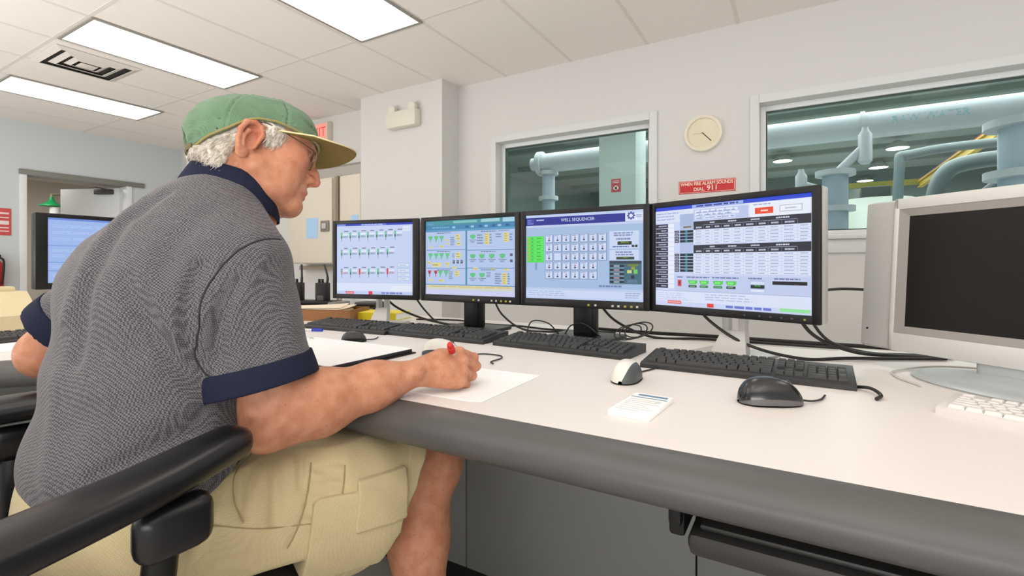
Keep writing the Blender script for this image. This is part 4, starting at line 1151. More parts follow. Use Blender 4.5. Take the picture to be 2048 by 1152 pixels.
b = MB(); b.box((-0.17, -0.11, 0), (0.17, 0.11, 0.006)); b.box((-0.17, -0.11, 0.006), (0.17, -0.104, 0.05)); b.box((0.164, -0.104, 0.006), (0.17, 0.11, 0.05)); b.box((-0.17, 0.104, 0.006), (0.164, 0.11, 0.05)); b.box((-0.17, -0.104, 0.006), (-0.164, 0.104, 0.05))
b.obj('tray', mat('cardboard', (150, 104, 64), 0.8, noise=0.1), t)
t = thing('paper_stack', 'loose cream papers lying in the brown cardboard tray', 'papers', (-2.03, 1.60, D + 0.007), math.radians(27))
for i, (rz, dx) in enumerate(((2, 0.0), (-5, 0.01), (8, -0.02))):
    b = MB(); sheet(b, -0.14 + dx, -0.09, 0.13 + dx, 0.09, 0.038 + 0.004 * i, 0.002, math.radians(rz), 0, 0.01); b.obj('sheet', mat('cream_paper', (238, 222, 198), 0.75, noise=0.03), t, angle=30)
b = MB(); b.box((-0.14, -0.09, 0), (0.13, 0.09, 0.037), 0, 0.002); b.obj('page_block', mat('cream_paper', (238, 222, 198)), t)
t = thing('yellow_book', 'bright yellow book lying under the first screen from the left', 'book', (-1.775, 1.735, D), math.radians(14))
b = MB(); b.box((-0.135, -0.075, 0), (0.135, 0.075, 0.003), 0, 0.001); b.box((-0.135, -0.078, 0.0), (0.135, -0.075, 0.034)); b.box((-0.135, -0.075, 0.031), (0.135, 0.075, 0.034), 0, 0.001); b.obj('cover', mat('book_yellow', (246, 226, 44), 0.5), t)
MB().box((-0.132, -0.074, 0.0032), (0.132, 0.072, 0.0308)).obj('pages', M_PAPER, t)
t = thing('label_printer', 'small dark desktop printer behind the yellow book', 'printer', (-1.955, 1.84, D), math.radians(16))
b = MB(); b.box((-0.06, -0.05, 0), (0.07, 0.05, 0.068), 0, 0.008); b.obj('body', mat('printer_dark', (66, 66, 66), 0.5), t)
MB().box((-0.015, -0.053, 0.010), (0.05, -0.049, 0.035), 0, 0.001).obj('label_slot', mat('slot_grey', (196, 194, 188), 0.5), t)
MB().box((-0.05, -0.053, 0.045), (0.06, -0.049, 0.058), 0, 0.001).obj('display', M_BLACK, t)

# left wing
t = thing('fax_machine', 'beige fax machine on the left desk wing at the left edge', 'fax machine', (-2.80, 0.52, D), math.radians(90))
M_BEI = mat('beige_plastic', (222, 208, 168), 0.5, noise=0.03)
b = MB()
b.prism([(-0.14, 0), (0.14, 0), (0.14, 0.125), (0.10, 0.15), (0.0, 0.15), (-0.14, 0.06)], -0.17, 0.22, 0, Matrix(((0, 0, 1, 0), (1, 0, 0, 0), (0, 1, 0, 0), (0, 0, 0, 1))))
b.obj('body', M_BEI, t, fix=True)
MB().box((-0.12, 0.05, 0.145), (0.2, 0.11, 0.17), 0, 0.01).obj('paper_guide', M_BEI, t)
b = MB(); b.tube(spline([(-0.13, -0.10, 0.085), (-0.13, -0.04, 0.15), (-0.13, 0.05, 0.165), (-0.13, 0.1, 0.14)], 6), 0.02, 12); b.obj('handset', M_BEI, t)
t = thing('paper_sheets', 'white sheets at the edge of the left desk wing behind the man', 'papers', (-2.15, 0.42, D))
b = MB(); sheet(b, -0.14, -0.3, 0.12, 0.30, 0.0002, 0.004, math.radians(2)); b.obj('sheet', M_PAPER, t, angle=30)
t = thing('maroon_folder', 'thin maroon folder between the fax machine and the left keyboard', 'folder', (-2.50, 0.55, D), math.radians(90))
MB().box((-0.2, -0.07, 0), (0.2, 0.07, 0.012), 0, 0.002).obj('cover', mat('maroon', (92, 34, 44), 0.6), t)

# ------------------------------------------------------------------ cables
def cable(pts, r, label, m=None):
    t = thing('cable', label, 'cable', pts[0], 0)
    p0 = Vector(pts[0])
    b = MB(); b.tube([p - p0 for p in spline(pts, 10)], r, 8)
    b.obj('cord', m or M_CABLE, t)
    return t
Z = D + 0.006
cable([(-0.30, 1.60, 0.90), (-0.23, 1.56, 0.83), (-0.13, 1.53, 0.775), (0.0, 1.545, Z), (0.12, 1.62, Z), (0.34, 1.74, Z)], 0.0045, 'thick black cable curving from the fourth screen to the desk')
cable([(-0.02, 1.50, 0.89), (0.03, 1.56, 0.81), (0.12, 1.62, 0.765), (0.22, 1.70, Z + 0.004), (0.36, 1.77, Z)], 0.005, 'black cable dropping from the right end of the fourth screen')
cable([(0.0, 1.49, 0.90), (0.06, 1.57, 0.80), (0.15, 1.66, 0.76), (0.25, 1.76, Z), (0.40, 1.82, Z)], 0.004, 'thin black cable beside the one at the right end of the fourth screen')
cable([(0.02, 1.47, 0.93), (0.09, 1.60, 0.935), (0.17, 1.68, 0.93), (0.26, 1.70, 0.92)], 0.004, 'black cable arching from the fourth screen to the television')
cable([(-0.75, 1.86, Z), (-0.5, 1.85, Z), (-0.25, 1.87, Z), (0.0, 1.87, Z), (0.25, 1.88, Z), (0.6, 1.86, Z)], 0.006, 'long black cable lying along the back edge of the desk')
cable([(-0.62, 1.65, 0.87), (-0.56, 1.68, 0.80), (-0.45, 1.74, Z), (-0.3, 1.78, Z), (-0.1, 1.79, Z), (0.1, 1.80, Z)], 0.0045, 'black cable running from the well sequencer screen along the desk back')
cable([(-1.06, 1.65, 0.87), (-1.02, 1.66, 0.80), (-0.93, 1.68, Z), (-0.78, 1.70, Z), (-0.66, 1.72, Z)], 0.004, 'black cable falling from the teal header screen toward the well sequencer stand')
cable([(-1.62, 1.60, 0.87), (-1.57, 1.64, 0.81), (-1.45, 1.67, 0.765), (-1.28, 1.66, Z), (-1.16, 1.63, Z)], 0.005, 'black cable falling from the middle of the first screen')
cable([(-1.47, 1.64, 0.87), (-1.43, 1.67, 0.80), (-1.36, 1.68, Z + 0.004), (-1.24, 1.69, Z), (-1.1, 1.70, Z)], 0.004, 'second black cable falling from the right end of the first screen')
cable([(-1.55, 1.75, Z), (-1.35, 1.80, Z + 0.002), (-1.18, 1.76, Z), (-1.0, 1.77, Z), (-0.85, 1.74, Z), (-0.6, 1.78, Z)], 0.004, 'black cable winding along the desk behind the first and second screens')
lp = []
for i in range(26):
    a = 2 * PI * i / 9
    lp.append((-0.50 + 0.05 * math.cos(a) + 0.002 * i, 1.60 + 0.03 * math.sin(a), Z + 0.028 + 0.024 * math.sin(a + 0.4) + 0.0006 * i))
cable(lp, 0.0022, 'coiled thin black cable beside the stand of the well sequencer screen')
lp = [(-0.88, 1.60, Z), (-0.84, 1.57, Z + 0.05), (-0.78, 1.58, Z + 0.045), (-0.74, 1.61, Z), (-0.70, 1.60, Z + 0.04), (-0.64, 1.58, Z + 0.05), (-0.58, 1.60, Z)]
cable(lp, 0.0024, 'looping thin black cable left of the well sequencer stand')
cable([(0.10, 1.255, Z - 0.002), (0.122, 1.225, Z + 0.004), (0.135, 1.19, Z), (0.125, 1.16, Z - 0.002)], 0.0035, 'short black cable end curling out from the nearest black keyboard')
cable([(0.42, 1.62, Z), (0.30, 1.60, Z), (0.20, 1.50, Z - 0.002), (0.19, 1.42, Z - 0.003), (0.22, 1.34, Z - 0.002)], 0.0025, 'pale grey cable curling beside the television base', mat('pale_cable', (206, 202, 196), 0.5))
# ================================================================== signed-distance modelling of the seated man
F = np.float32
def A3(*p): return np.array(p, dtype=F)
def smin(a, b, k):
    h = np.clip(0.5 + 0.5 * (b - a) / k, 0, 1)
    return b + (a - b) * h - k * h * (1 - h)
def smax(a, b, k): return -smin(-a, -b, k)
def unit(v):
    v = np.asarray(v, dtype=np.float64)
    return (v / np.linalg.norm(v)).astype(F)
def cone(P, a, b, ra, rb):
    a, b = A3(*a), A3(*b)
    ba = b - a
    q = P - a
    t = np.clip(q @ ba / float(ba @ ba), 0, 1)
    q = q - t[:, None] * ba
    return np.sqrt(np.einsum('ij,ij->i', q, q)) - (ra + (rb - ra) * t)
def ell(P, c, r, R=None):
    q = P - A3(*c)
    if R is not None: q = q @ R
    r = A3(*r)
    k0 = np.linalg.norm(q / r, axis=1)
    k1 = np.linalg.norm(q / (r * r), axis=1)
    return k0 * (k0 - 1) / np.maximum(k1, 1e-6)
def rbox(P, c, h, rad, R=None):
    q = P - A3(*c)
    if R is not None: q = q @ R
    d = np.abs(q) - (A3(*h) - rad)
    return np.linalg.norm(np.maximum(d, 0), axis=1) + np.minimum(d.max(axis=1), 0) - rad
def chain(P, pts, rs, k=0.01):
    d = None
    for i in range(len(pts) - 1):
        e = cone(P, pts[i], pts[i + 1], rs[i], rs[i + 1])
        d = e if d is None else smin(d, e, k)
    return d
def polyd(P, pts):
    d = None
    for i in range(len(pts) - 1):
        e = cone(P, pts[i], pts[i + 1], 0.0, 0.0)
        d = e if d is None else np.minimum(d, e)
    return d
def eloft(P, pts, rx, ry, side, k=0.04):
    """elliptic limb: cross-section half widths rx along side, ry across"""
    side = unit(side)
    out = None
    for i in range(len(pts) - 1):
        a, b = A3(*pts[i]), A3(*pts[i + 1])
        ba = b - a
        L = float(np.sqrt(ba @ ba))
        ax = ba / L
        sx = side - ax * float(side @ ax); sx /= np.linalg.norm(sx)
        sy = np.cross(ax, sx)
        q = P - a
        h = q @ ax
        t = np.clip(h / L, 0, 1)
        ex = np.maximum(np.maximum(-h, h - L), 0)
        u, v = q @ sx, q @ sy
        wx = rx[i] + (rx[i + 1] - rx[i]) * t
        wy = ry[i] + (ry[i + 1] - ry[i]) * t
        wz = np.minimum(wx, wy)
        k0 = np.sqrt((u / wx) ** 2 + (v / wy) ** 2 + (ex / wz) ** 2)
        k1 = np.sqrt((u / wx ** 2) ** 2 + (v / wy ** 2) ** 2 + (ex / wz ** 2) ** 2)
        d = k0 * (k0 - 1) / np.maximum(k1, 1e-6)
        out = d if out is None else smin(out, d, k)
    return out

def surface(f, lo, hi, h, bs=8):
    """sparse surface nets of f = 0; returns verts, quads"""
    lo = np.array(lo, dtype=np.float64); hi = np.array(hi, dtype=np.float64)
    nb = np.ceil((hi - lo) / (h * bs)).astype(int)
    I = np.stack(np.meshgrid(*[np.arange(n) for n in nb], indexing='ij'), -1).reshape(-1, 3)
    cen = (lo + (I + 0.5) * bs * h).astype(F)
    d = np.concatenate([f(cen[i:i + 60000]) for i in range(0, len(cen), 60000)])
    I = I[np.abs(d) < bs * h * 1.05]
    g = np.arange(bs + 1)
    G = np.stack(np.meshgrid(g, g, g, indexing='ij'), -1).reshape(-1, 3)
    S = (nb * bs + 2).astype(np.int64)
    keyof = lambda ijk: (ijk[..., 0].astype(np.int64) * S[1] + ijk[..., 1]) * S[2] + ijk[..., 2]
    cell_keys, cell_pos, edges = [], [], [[], [], []]
    off = np.array([[0, 0, 0], [1, 0, 0], [0, 1, 0], [1, 1, 0], [0, 0, 1], [1, 0, 1], [0, 1, 1], [1, 1, 1]])
    EI = [(0, 1), (2, 3), (4, 5), (6, 7), (0, 2), (1, 3), (4, 6), (5, 7), (0, 4), (1, 5), (2, 6), (3, 7)]
    for c0 in range(0, len(I), 160):
        B = I[c0:c0 + 160]
        gi = B[:, None, :] * bs + G[None]
        p = (lo + gi.reshape(-1, 3) * h).astype(F)
        v = f(p).reshape(len(B), bs + 1, bs + 1, bs + 1)
        neg = v < 0
        cs = np.stack([v[:, o[0]:o[0] + bs, o[1]:o[1] + bs, o[2]:o[2] + bs] for o in off], -1)
        nn = (cs < 0).sum(-1)
        bi, x, y, z = np.nonzero((nn > 0) & (nn < 8))
        cv = cs[bi, x, y, z]
        acc = np.zeros((len(bi), 3)); cnt = np.zeros(len(bi))
        for a, b in EI:
            va, vb = cv[:, a], cv[:, b]
            m = (va < 0) != (vb < 0)
            t = np.where(m, va / np.where(m, va - vb, 1), 0)
            pt = off[a][None] * (1 - t[:, None]) + off[b][None] * t[:, None]
            acc += pt * m[:, None]; cnt += m
        base = B[bi] * bs + np.stack([x, y, z], -1)
        cell_pos.append(lo + (base + acc / cnt[:, None]) * h)
        cell_keys.append(keyof(base))
        for ax in range(3):
            s0 = [slice(0, bs)] * 3; s1 = [slice(0, bs)] * 3
            s1[ax] = slice(1, bs + 1)
            n0 = neg[(slice(None), *s0)]; n1 = neg[(slice(None), *s1)]
            bi2, x2, y2, z2 = np.nonzero(n0 != n1)
            e = B[bi2] * bs + np.stack([x2, y2, z2], -1)
            edges[ax].append(np.concatenate([e, n0[bi2, x2, y2, z2][:, None]], 1))
    keys = np.concatenate(cell_keys); pos = np.concatenate(cell_pos)
    o = np.argsort(keys); keys = keys[o]; pos = pos[o]
    quads = []
    for ax in range(3):
        e = np.concatenate(edges[ax])
        u, w = (ax + 1) % 3, (ax + 2) % 3
        du = np.zeros(3, int); du[u] = 1
        dw = np.zeros(3, int); dw[w] = 1
        ids = []
        ok = np.ones(len(e), bool)
        for sft in (0 * du, du, du + dw, dw):
            k = keyof(e[:, :3] - sft)
            j = np.searchsorted(keys, k); j = np.minimum(j, len(keys) - 1)
            ok &= keys[j] == k
            ids.append(j)
        q = np.stack(ids, -1)
        flip = e[:, 3] == 0
        q[flip] = q[flip][:, ::-1]
        quads.append(q[ok])
    quads = np.concatenate(quads)
    for _ in range(2):
        p = pos.astype(F); d0 = f(p); gr = np.empty_like(p)
        for a in range(3):
            dv = np.zeros(3, F); dv[a] = h * 0.4
            gr[:, a] = (f(p + dv) - f(p - dv)) / (h * 0.8)
        st = (d0 / np.maximum((gr * gr).sum(1), 0.25))[:, None] * gr
        ln = np.linalg.norm(st, axis=1, keepdims=True)
        st *= np.minimum(1, h * 0.6 / np.maximum(ln, 1e-9))
        pos = pos - st
    return pos, quads

def np_obj(name, pos, quads, mats, parent=None, face_mat=None, attr=None):
    me = bpy.data.meshes.new(name)
    n, m = len(pos), len(quads)
    me.vertices.add(n); me.vertices.foreach_set('co', np.asarray(pos, dtype=np.float32).ravel())
    me.loops.add(m * 4); me.loops.foreach_set('vertex_index', np.asarray(quads, dtype=np.int32).ravel())
    me.polygons.add(m)
    me.polygons.foreach_set('loop_start', np.arange(m, dtype=np.int32) * 4)
    for k in (mats if isinstance(mats, (list, tuple)) else [mats]):
        me.materials.append(k)
    if face_mat is not None:
        me.polygons.foreach_set('material_index', face_mat.astype(np.int32))
    me.update(calc_edges=True); me.validate()
    me.polygons.foreach_set('use_smooth', [True] * len(me.polygons))
    if attr is not None:
        a = me.attributes.new('tone', 'FLOAT', 'POINT'); a.data.foreach_set('value', attr.astype(np.float32))
    o = bpy.data.objects.new(name, me); COL.objects.link(o)
    if parent is not None: o.parent = parent
    return o

def drop(pos, quads, keep):
    q = quads[keep[quads].all(1)]
    used = np.unique(q)
    re = np.full(len(pos), -1); re[used] = np.arange(len(used))
    return pos[used], re[q]

# ------------------------------------------------------------------ joints (metres, world)
HM = A3(-0.948, 0.591, 1.229)            # between the ears
HS = 1.0
yaw, pit, rol = math.radians(28.0), math.radians(13.0), math.radians(10.0)
hf = Vector((math.sin(yaw) * math.cos(pit), math.cos(yaw) * math.cos(pit), -math.sin(pit)))
hl = Vector((-math.cos(yaw), math.sin(yaw), 0))
hu = hf.cross(hl)
RL = Matrix.Rotation(-rol, 3, hf)
hl, hu = RL @ hl, RL @ hu
HR = np.array([hf, hl, hu], dtype=F).T          # columns: forward, left, up
HMAT = Matrix.Translation(Vector([float(x) for x in HM])) @ Matrix(((hf.x, hl.x, hu.x), (hf.y, hl.y, hu.y), (hf.z, hl.z, hu.z))).to_4x4() @ Matrix.Scale(HS, 4)
def hloc(P): return ((P - HM) @ HR) / F(HS)

R_SH, R_EL, R_WR = (-0.832, 0.502, 1.003), (-0.788, 0.522, 0.738), (-0.658, 0.757, 0.786)
L_SH, L_EL, L_WR = (-1.155, 0.475, 1.015), (-1.295, 0.372, 0.825), (-1.20, 0.62, 0.765)
R_HIP, R_KN, R_AN = (-0.895, 0.42, 0.570), (-0.712, 0.845, 0.555), (-0.622, 0.70, 0.115)
L_HIP, L_KN, L_AN = (-1.075, 0.42, 0.570), (-1.19, 0.83, 0.535), (-1.11, 0.70, 0.19)

SKT = math.radians(8)
SKR = np.array([[math.cos(SKT), 0, -math.sin(SKT)], [0, 1, 0], [math.sin(SKT), 0, math.cos(SKT)]], dtype=F)
def skull(L):
    d = ell(L, (-0.002, 0, 0.032), (0.1, 0.077, 0.066), SKR)
    return smin(d, ell(L, (0.036, 0, 0.044), (0.060, 0.064, 0.058)), 0.02)
def head_sdf(L):
    d = skull(L)
    d = smin(d, ell(L, (0.045, 0, 0.022), (0.053, 0.060, 0.046)), 0.03)
    d = smin(d, ell(L, (0.050, 0, -0.02), (0.050, 0.056, 0.055)), 0.03)
    d = smin(d, ell(L, (0.072, 0, -0.052), (0.034, 0.034, 0.032)), 0.02)
    d = smin(d, ell(L, (0.088, 0, -0.092), (0.018, 0.023, 0.019)), 0.02)
    for s in (-1, 1):
        d = smin(d, cone(L, (0.0, 0.056 * s, -0.052), (0.078, 0.014 * s, -0.094), 0.019, 0.016), 0.025)
        d = smin(d, ell(L, (0.040, 0.040 * s, -0.042), (0.046, 0.027, 0.044)), 0.02)
        d = smin(d, ell(L, (0.064, 0.043 * s, -0.002), (0.027, 0.019, 0.016)), 0.02)
        d = smin(d, cone(L, (0.080, 0.040 * s, 0.031), (0.099, 0.006 * s, 0.029), 0.009, 0.011), 0.012)
        d = smin(d, ell(L, (0.045, 0.034 * s, -0.078), (0.030, 0.022, 0.020)), 0.02)     # jowl
    # eye sockets, balls, lids
    for s in (-1, 1):
        d = smax(d, -ell(L, (0.101, 0.033 * s, 0.011), (0.016, 0.018, 0.0125)), 0.012)
        d = smin(d, ell(L, (0.082, 0.033 * s, 0.011), (0.0128, 0.0125, 0.0125)), 0.002)
        d = smin(d, cone(L, (0.083, 0.046 * s, 0.012), (0.0935, 0.031 * s, 0.0175), 0.0035, 0.004), 0.004)
        d = smin(d, cone(L, (0.0935, 0.031 * s, 0.0175), (0.090, 0.019 * s, 0.010), 0.004, 0.0032), 0.004)
        d = smin(d, cone(L, (0.083, 0.046 * s, 0.008), (0.092, 0.031 * s, 0.0035), 0.0035, 0.0045), 0.005)
        d = smin(d, cone(L, (0.092, 0.031 * s, 0.0035), (0.090, 0.019 * s, 0.008), 0.0045, 0.003), 0.004)
    # nose
    d = smin(d, cone(L, (0.097, 0, 0.022), (0.114, 0, -0.012), 0.0075, 0.0095), 0.012)
    d = smin(d, cone(L, (0.114, 0, -0.012), (0.1195, 0, -0.027), 0.0095, 0.0115), 0.008)
    for s in (-1, 1):
        d = smin(d, ell(L, (0.105, 0.0125 * s, -0.030), (0.0125, 0.0085, 0.0095)), 0.006)
    d = smin(d, cone(L, (0.112, 0, -0.034), (0.100, 0, -0.040), 0.006, 0.006), 0.006)
    for s in (-1, 1):
        d = smax(d, -ell(L, (0.109, 0.0078 * s, -0.0395), (0.0075, 0.0036, 0.005)), 0.003)
    # lips
    d = smin(d, cone(L, (0.0925, -0.020, -0.0625), (0.1035, 0, -0.0575), 0.004, 0.0058), 0.006)
    d = smin(d, cone(L, (0.0925, 0.020, -0.0625), (0.1035, 0, -0.0575), 0.004, 0.0058), 0.006)
    d = smin(d, cone(L, (0.0915, -0.017, -0.069), (0.1005, 0, -0.0705), 0.004, 0.0062), 0.005)
    d = smin(d, cone(L, (0.0915, 0.017, -0.069), (0.1005, 0, -0.0705), 0.004, 0.0062), 0.005)
    for s in (-1, 1):
        d = smax(d, -chain(L, [(0.112, 0, -0.0640), (0.106, 0.012 * s, -0.0648), (0.095, 0.026 * s, -0.0695)], [0.0016, 0.0017, 0.002], 0.001), 0.003)
        # cheek folds and lines
        d = smax(d, -chain(L, [(0.098, 0.021 * s, -0.030), (0.095, 0.031 * s, -0.050), (0.088, 0.035 * s, -0.075)], [0.0022, 0.0030, 0.0022], 0.002), 0.008)
        d = smax(d, -chain(L, [(0.078, 0.0500 * s, -0.028), (0.074, 0.0500 * s, -0.06), (0.066, 0.044 * s, -0.085)], [0.0006, 0.0012, 0.0006], 0.002), 0.006)
    d = smax(d, -cone(L, (0.110, -0.014, -0.0805), (0.110, 0.014, -0.0805), 0.004, 0.004), 0.008)
    # ears
    for s in (-1, 1):
        an = math.radians(24) * s
        tb = math.radians(-12)
        X = Vector((math.cos(an), math.sin(an) * -1, 0)); X = Vector((math.cos(an), -math.sin(an) * 1, 0))
        Yv = Vector((math.sin(an), math.cos(an), 0))
        q = (L - A3(-0.020, 0.079 * s, -0.015)) / F(1.1)
        # ear plane: e1 forward along the head, e2 up, e3 outward
        e1 = unit((math.cos(abs(an)), -s * math.sin(abs(an)) , 0.0)); e3 = unit((math.sin(abs(an)), s * math.cos(abs(an)), 0.0)); e2 = A3(0, 0, 1)
        ct, stt = math.cos(tb), math.sin(tb)
        f1 = e1 * ct + e2 * stt; f2 = e2 * ct - e1 * stt
        E = np.stack([q @ f1, q @ f2, q @ e3], -1).astype(F)
        e = ell(E, (0.0, 0.004, -0.003), (0.0185, 0.030, 0.0050))
        rim = [(0.004, -0.004, 0.003), (0.013, 0.006, 0.006), (0.0155, 0.020, 0.006), (0.007, 0.033, 0.006), (-0.006, 0.034, 0.006), (-0.017, 0.024, 0.006), (-0.0195, 0.008, 0.005), (-0.016, -0.008, 0.004), (-0.009, -0.021, 0.003)]
        e = smin(e, chain(E, rim, [0.003, 0.0036, 0.0040, 0.0042, 0.0042, 0.0044, 0.0042, 0.0038, 0.0038], 0.003), 0.004)
        e = smin(e, ell(E, (0.000, -0.025, 0.0005), (0.0095, 0.011, 0.0045)), 0.006)
        e = smin(e, chain(E, [(0.004, 0.023, 0.002), (-0.007, 0.014, 0.003), (-0.009, 0.0, 0.0035), (-0.004, -0.013, 0.003)], [0.003, 0.0036, 0.0038, 0.0034], 0.003), 0.004)
        e = smin(e, ell(E, (0.0125, -0.002, 0.003), (0.0045, 0.007, 0.0045)), 0.004)
        e = smax(e, -ell(E, (0.003, 0.000, 0.006), (0.0085, 0.0120, 0.0085)), 0.004)
        e = smax(e, -ell(E, (0.002, 0.021, 0.0062), (0.007, 0.005, 0.0040)), 0.003)
        d = smin(d, e * F(1.1), 0.005)
    return d

NECK_B = (-0.985, 0.525, 1.10)
def neck_sdf(P):
    a = HMAT @ Vector((-0.035, 0, -0.015))
    d = cone(P, tuple(a), NECK_B, 0.058 * HS, 0.066)
    b = HMAT @ Vector((0.045, 0, -0.080))
    c = (-0.96, 0.58, 1.075)
    d = smin(d, cone(P, tuple(b), c, 0.024, 0.052), 0.035)
    # cord and crease of the old neck
    b2 = HMAT @ Vector((0.0, -0.055, -0.045)); c2 = (-0.925, 0.56, 1.09)
    d = smin(d, cone(P, tuple(b2), c2, 0.012, 0.010), 0.02)
    return d

# right hand (holding the pen)
hh = unit((0.57, 0.82, 0.03)); hs_ = unit((-0.47, 0.327, 0.82)); hs_ = unit(hs_ - hh * float(hs_ @ hh)); hn = np.cross(hh, hs_)
HC = A3(-0.607, 0.828, 0.790)
def hp(a, b, c): return tuple((HC + hh * a + hs_ * b + hn * c).tolist())
def finger(base, th1, th2, th3, l, spread=0.0):
    pts = [np.array(base, dtype=F)]
    a = 0
    for t, ln in zip((th1, th2, th3), l):
        a += t
        r = math.radians(a)
        v = hh * math.cos(r) - hn * math.sin(r) + hs_ * spread
        pts.append(pts[-1] + unit(v) * ln)
    return [tuple(p.tolist()) for p in pts]
FING = [
    (finger(hp(0.000, 0.031, 0.000), 34, 48, 18, (0.046, 0.026, 0.021), -0.10), (0.0105, 0.0095, 0.0085, 0.0070)),
    (finger(hp(0.004, 0.010, 0.002), 42, 58, 25, (0.049, 0.029, 0.022), -0.04), (0.0108, 0.0098, 0.0088, 0.0072)),
    (finger(hp(-0.001, -0.012, 0.000), 50, 66, 30, (0.045, 0.027, 0.022), 0.02), (0.0104, 0.0094, 0.0084, 0.0070)),
    (finger(hp(-0.010, -0.031, -0.004), 56, 66, 30, (0.036, 0.021, 0.019), 0.10), (0.0094, 0.0084, 0.0075, 0.0064)),
]
THUMB = ([hp(-0.066, 0.020, -0.010), hp(-0.038, 0.040, -0.026), hp(-0.008, 0.045, -0.046), hp(0.022, 0.038, -0.056)], (0.015, 0.0135, 0.0112, 0.0085))
def hand_sdf(P):
    wr = A3(*R_WR)
    d = eloft(P, [R_WR, hp(-0.040, 0.0, 0.002), hp(-0.006, 0.0, 0.0)], [0.027, 0.034, 0.041], [0.0205, 0.0165, 0.0125], hs_, 0.02)
    d = smin(d, cone(P, hp(-0.070, -0.016, -0.006), hp(-0.018, -0.030, -0.010), 0.017, 0.0135), 0.014)   # heel of the hand
    d = smin(d, cone(P, hp(-0.070, 0.014, -0.008), hp(-0.034, 0.032, -0.020), 0.018, 0.0155), 0.016)     # ball of the thumb
    for pts, rs in FING:
        f = None
        for i in range(3):
            e = cone(P, pts[i], pts[i + 1], rs[i], rs[i + 1])
            f = e if f is None else smin(f, e, 0.003)
        f = smin(f, ell(P, pts[0], (rs[0] * 1.10,) * 3), 0.004)
        f = smin(f, ell(P, pts[1], (rs[1] * 1.10,) * 3), 0.003)
        d = smin(d, f, 0.006)
        tp = A3(*pts[0]); bk = hp(-0.070, float((tp - HC) @ hs_) * 0.45, 0.012)
        top = tuple((tp + hn * 0.0045).tolist())
        d = smin(d, cone(P, top, bk, 0.0052, 0.0042), 0.008)    # tendon over the back of the hand
    f = chain(P, THUMB[0], THUMB[1], 0.004)
    d = smin(d, f, 0.010)
    d = smin(d, cone(P, hp(-0.03, 0.034, -0.012), hp(-0.004, 0.03, -0.008), 0.010, 0.009), 0.012)       # web
    # veins
    d = smin(d, chain(P, [hp(-0.06, -0.012, 0.0165), hp(-0.04, -0.004, 0.0165), hp(-0.02, -0.008, 0.0135), hp(-0.004, -0.021, 0.0105)], [0.0018, 0.0022, 0.002, 0.0012], 0.002), 0.004)
    d = smin(d, chain(P, [hp(-0.06, 0.012, 0.0165), hp(-0.035, 0.016, 0.0155), hp(-0.012, 0.019, 0.0120)], [0.0018, 0.002, 0.0012], 0.002), 0.004)
    return d

def arms_sdf(P):
    d = eloft(P, [R_SH, R_EL], [0.056, 0.050], [0.060, 0.052], (1, 0, 0), 0.03)
    fa = unit(np.array(R_WR) - np.array(R_EL))
    m1 = tuple((np.array(R_EL) + (np.array(R_WR) - np.array(R_EL)) * 0.28).tolist())
    m2 = tuple((np.array(R_EL) + (np.array(R_WR) - np.array(R_EL)) * 0.66).tolist())
    f = eloft(P, [R_EL, m1, m2, R_WR], [0.046, 0.050, 0.038, 0.0285], [0.050, 0.056, 0.041, 0.0245], (0.85, -0.45, 0.2), 0.03)
    d = smin(d, f, 0.035)
    el = A3(*R_EL)
    d = smin(d, ell(P, (R_EL[0] + 0.004, R_EL[1] - 0.026, R_EL[2] - 0.026), (0.024, 0.024, 0.024)), 0.022)   # point of the elbow
    d = smin(d, cone(P, (R_EL[0] + 0.034, R_EL[1] + 0.006, R_EL[2] + 0.045), tuple((A3(*m1) + A3(0.02, 0.0, 0.022)).tolist()), 0.020, 0.026), 0.03)
    d = smin(d, ell(P, (R_WR[0] + 0.016, R_WR[1] - 0.028, R_WR[2] + 0.004), (0.012, 0.013, 0.012)), 0.012)   # wrist bone
    l = chain(P, [L_SH, L_EL], [0.056, 0.045], 0.02)
    l = smin(l, chain(P, [L_EL, tuple(((np.array(L_EL) * 0.6 + np.array(L_WR) * 0.4)).tolist()), L_WR], [0.044, 0.044, 0.029], 0.02), 0.025)
    lw, ld = A3(*L_WR), unit((0.35, 0.94, -0.05))
    l = smin(l, eloft(P, [L_WR, tuple((lw + ld * 0.09).tolist())], [0.028, 0.04], [0.02, 0.014], (0.9, -0.3, 0.3), 0.02), 0.02)
    for i, (o, ln) in enumerate(((0.03, 0.07), (0.011, 0.078), (-0.01, 0.072), (-0.03, 0.056))):
        b = lw + ld * 0.088 + unit((0.9, -0.33, 0.1)) * o
        m = b + unit(ld + A3(0, 0, -0.15)) * ln * 0.55
        e = m + unit(ld + A3(0, 0, -0.7)) * ln * 0.45
        l = smin(l, chain(P, [tuple(b.tolist()), tuple(m.tolist()), tuple(e.tolist())], [0.0102, 0.0095, 0.0075], 0.003), 0.005)
    b = lw + ld * 0.03 + unit((0.9, -0.33, 0.1)) * 0.026
    m = b + unit(ld * 0.7 + A3(0.75, -0.2, -0.1)) * 0.045
    e = m + unit(ld + A3(0.25, 0, -0.2)) * 0.034
    l = smin(l, chain(P, [tuple(b.tolist()), tuple(m.tolist()), tuple(e.tolist())], [0.014, 0.0115, 0.0085], 0.004), 0.008)
    return np.minimum(d, l)

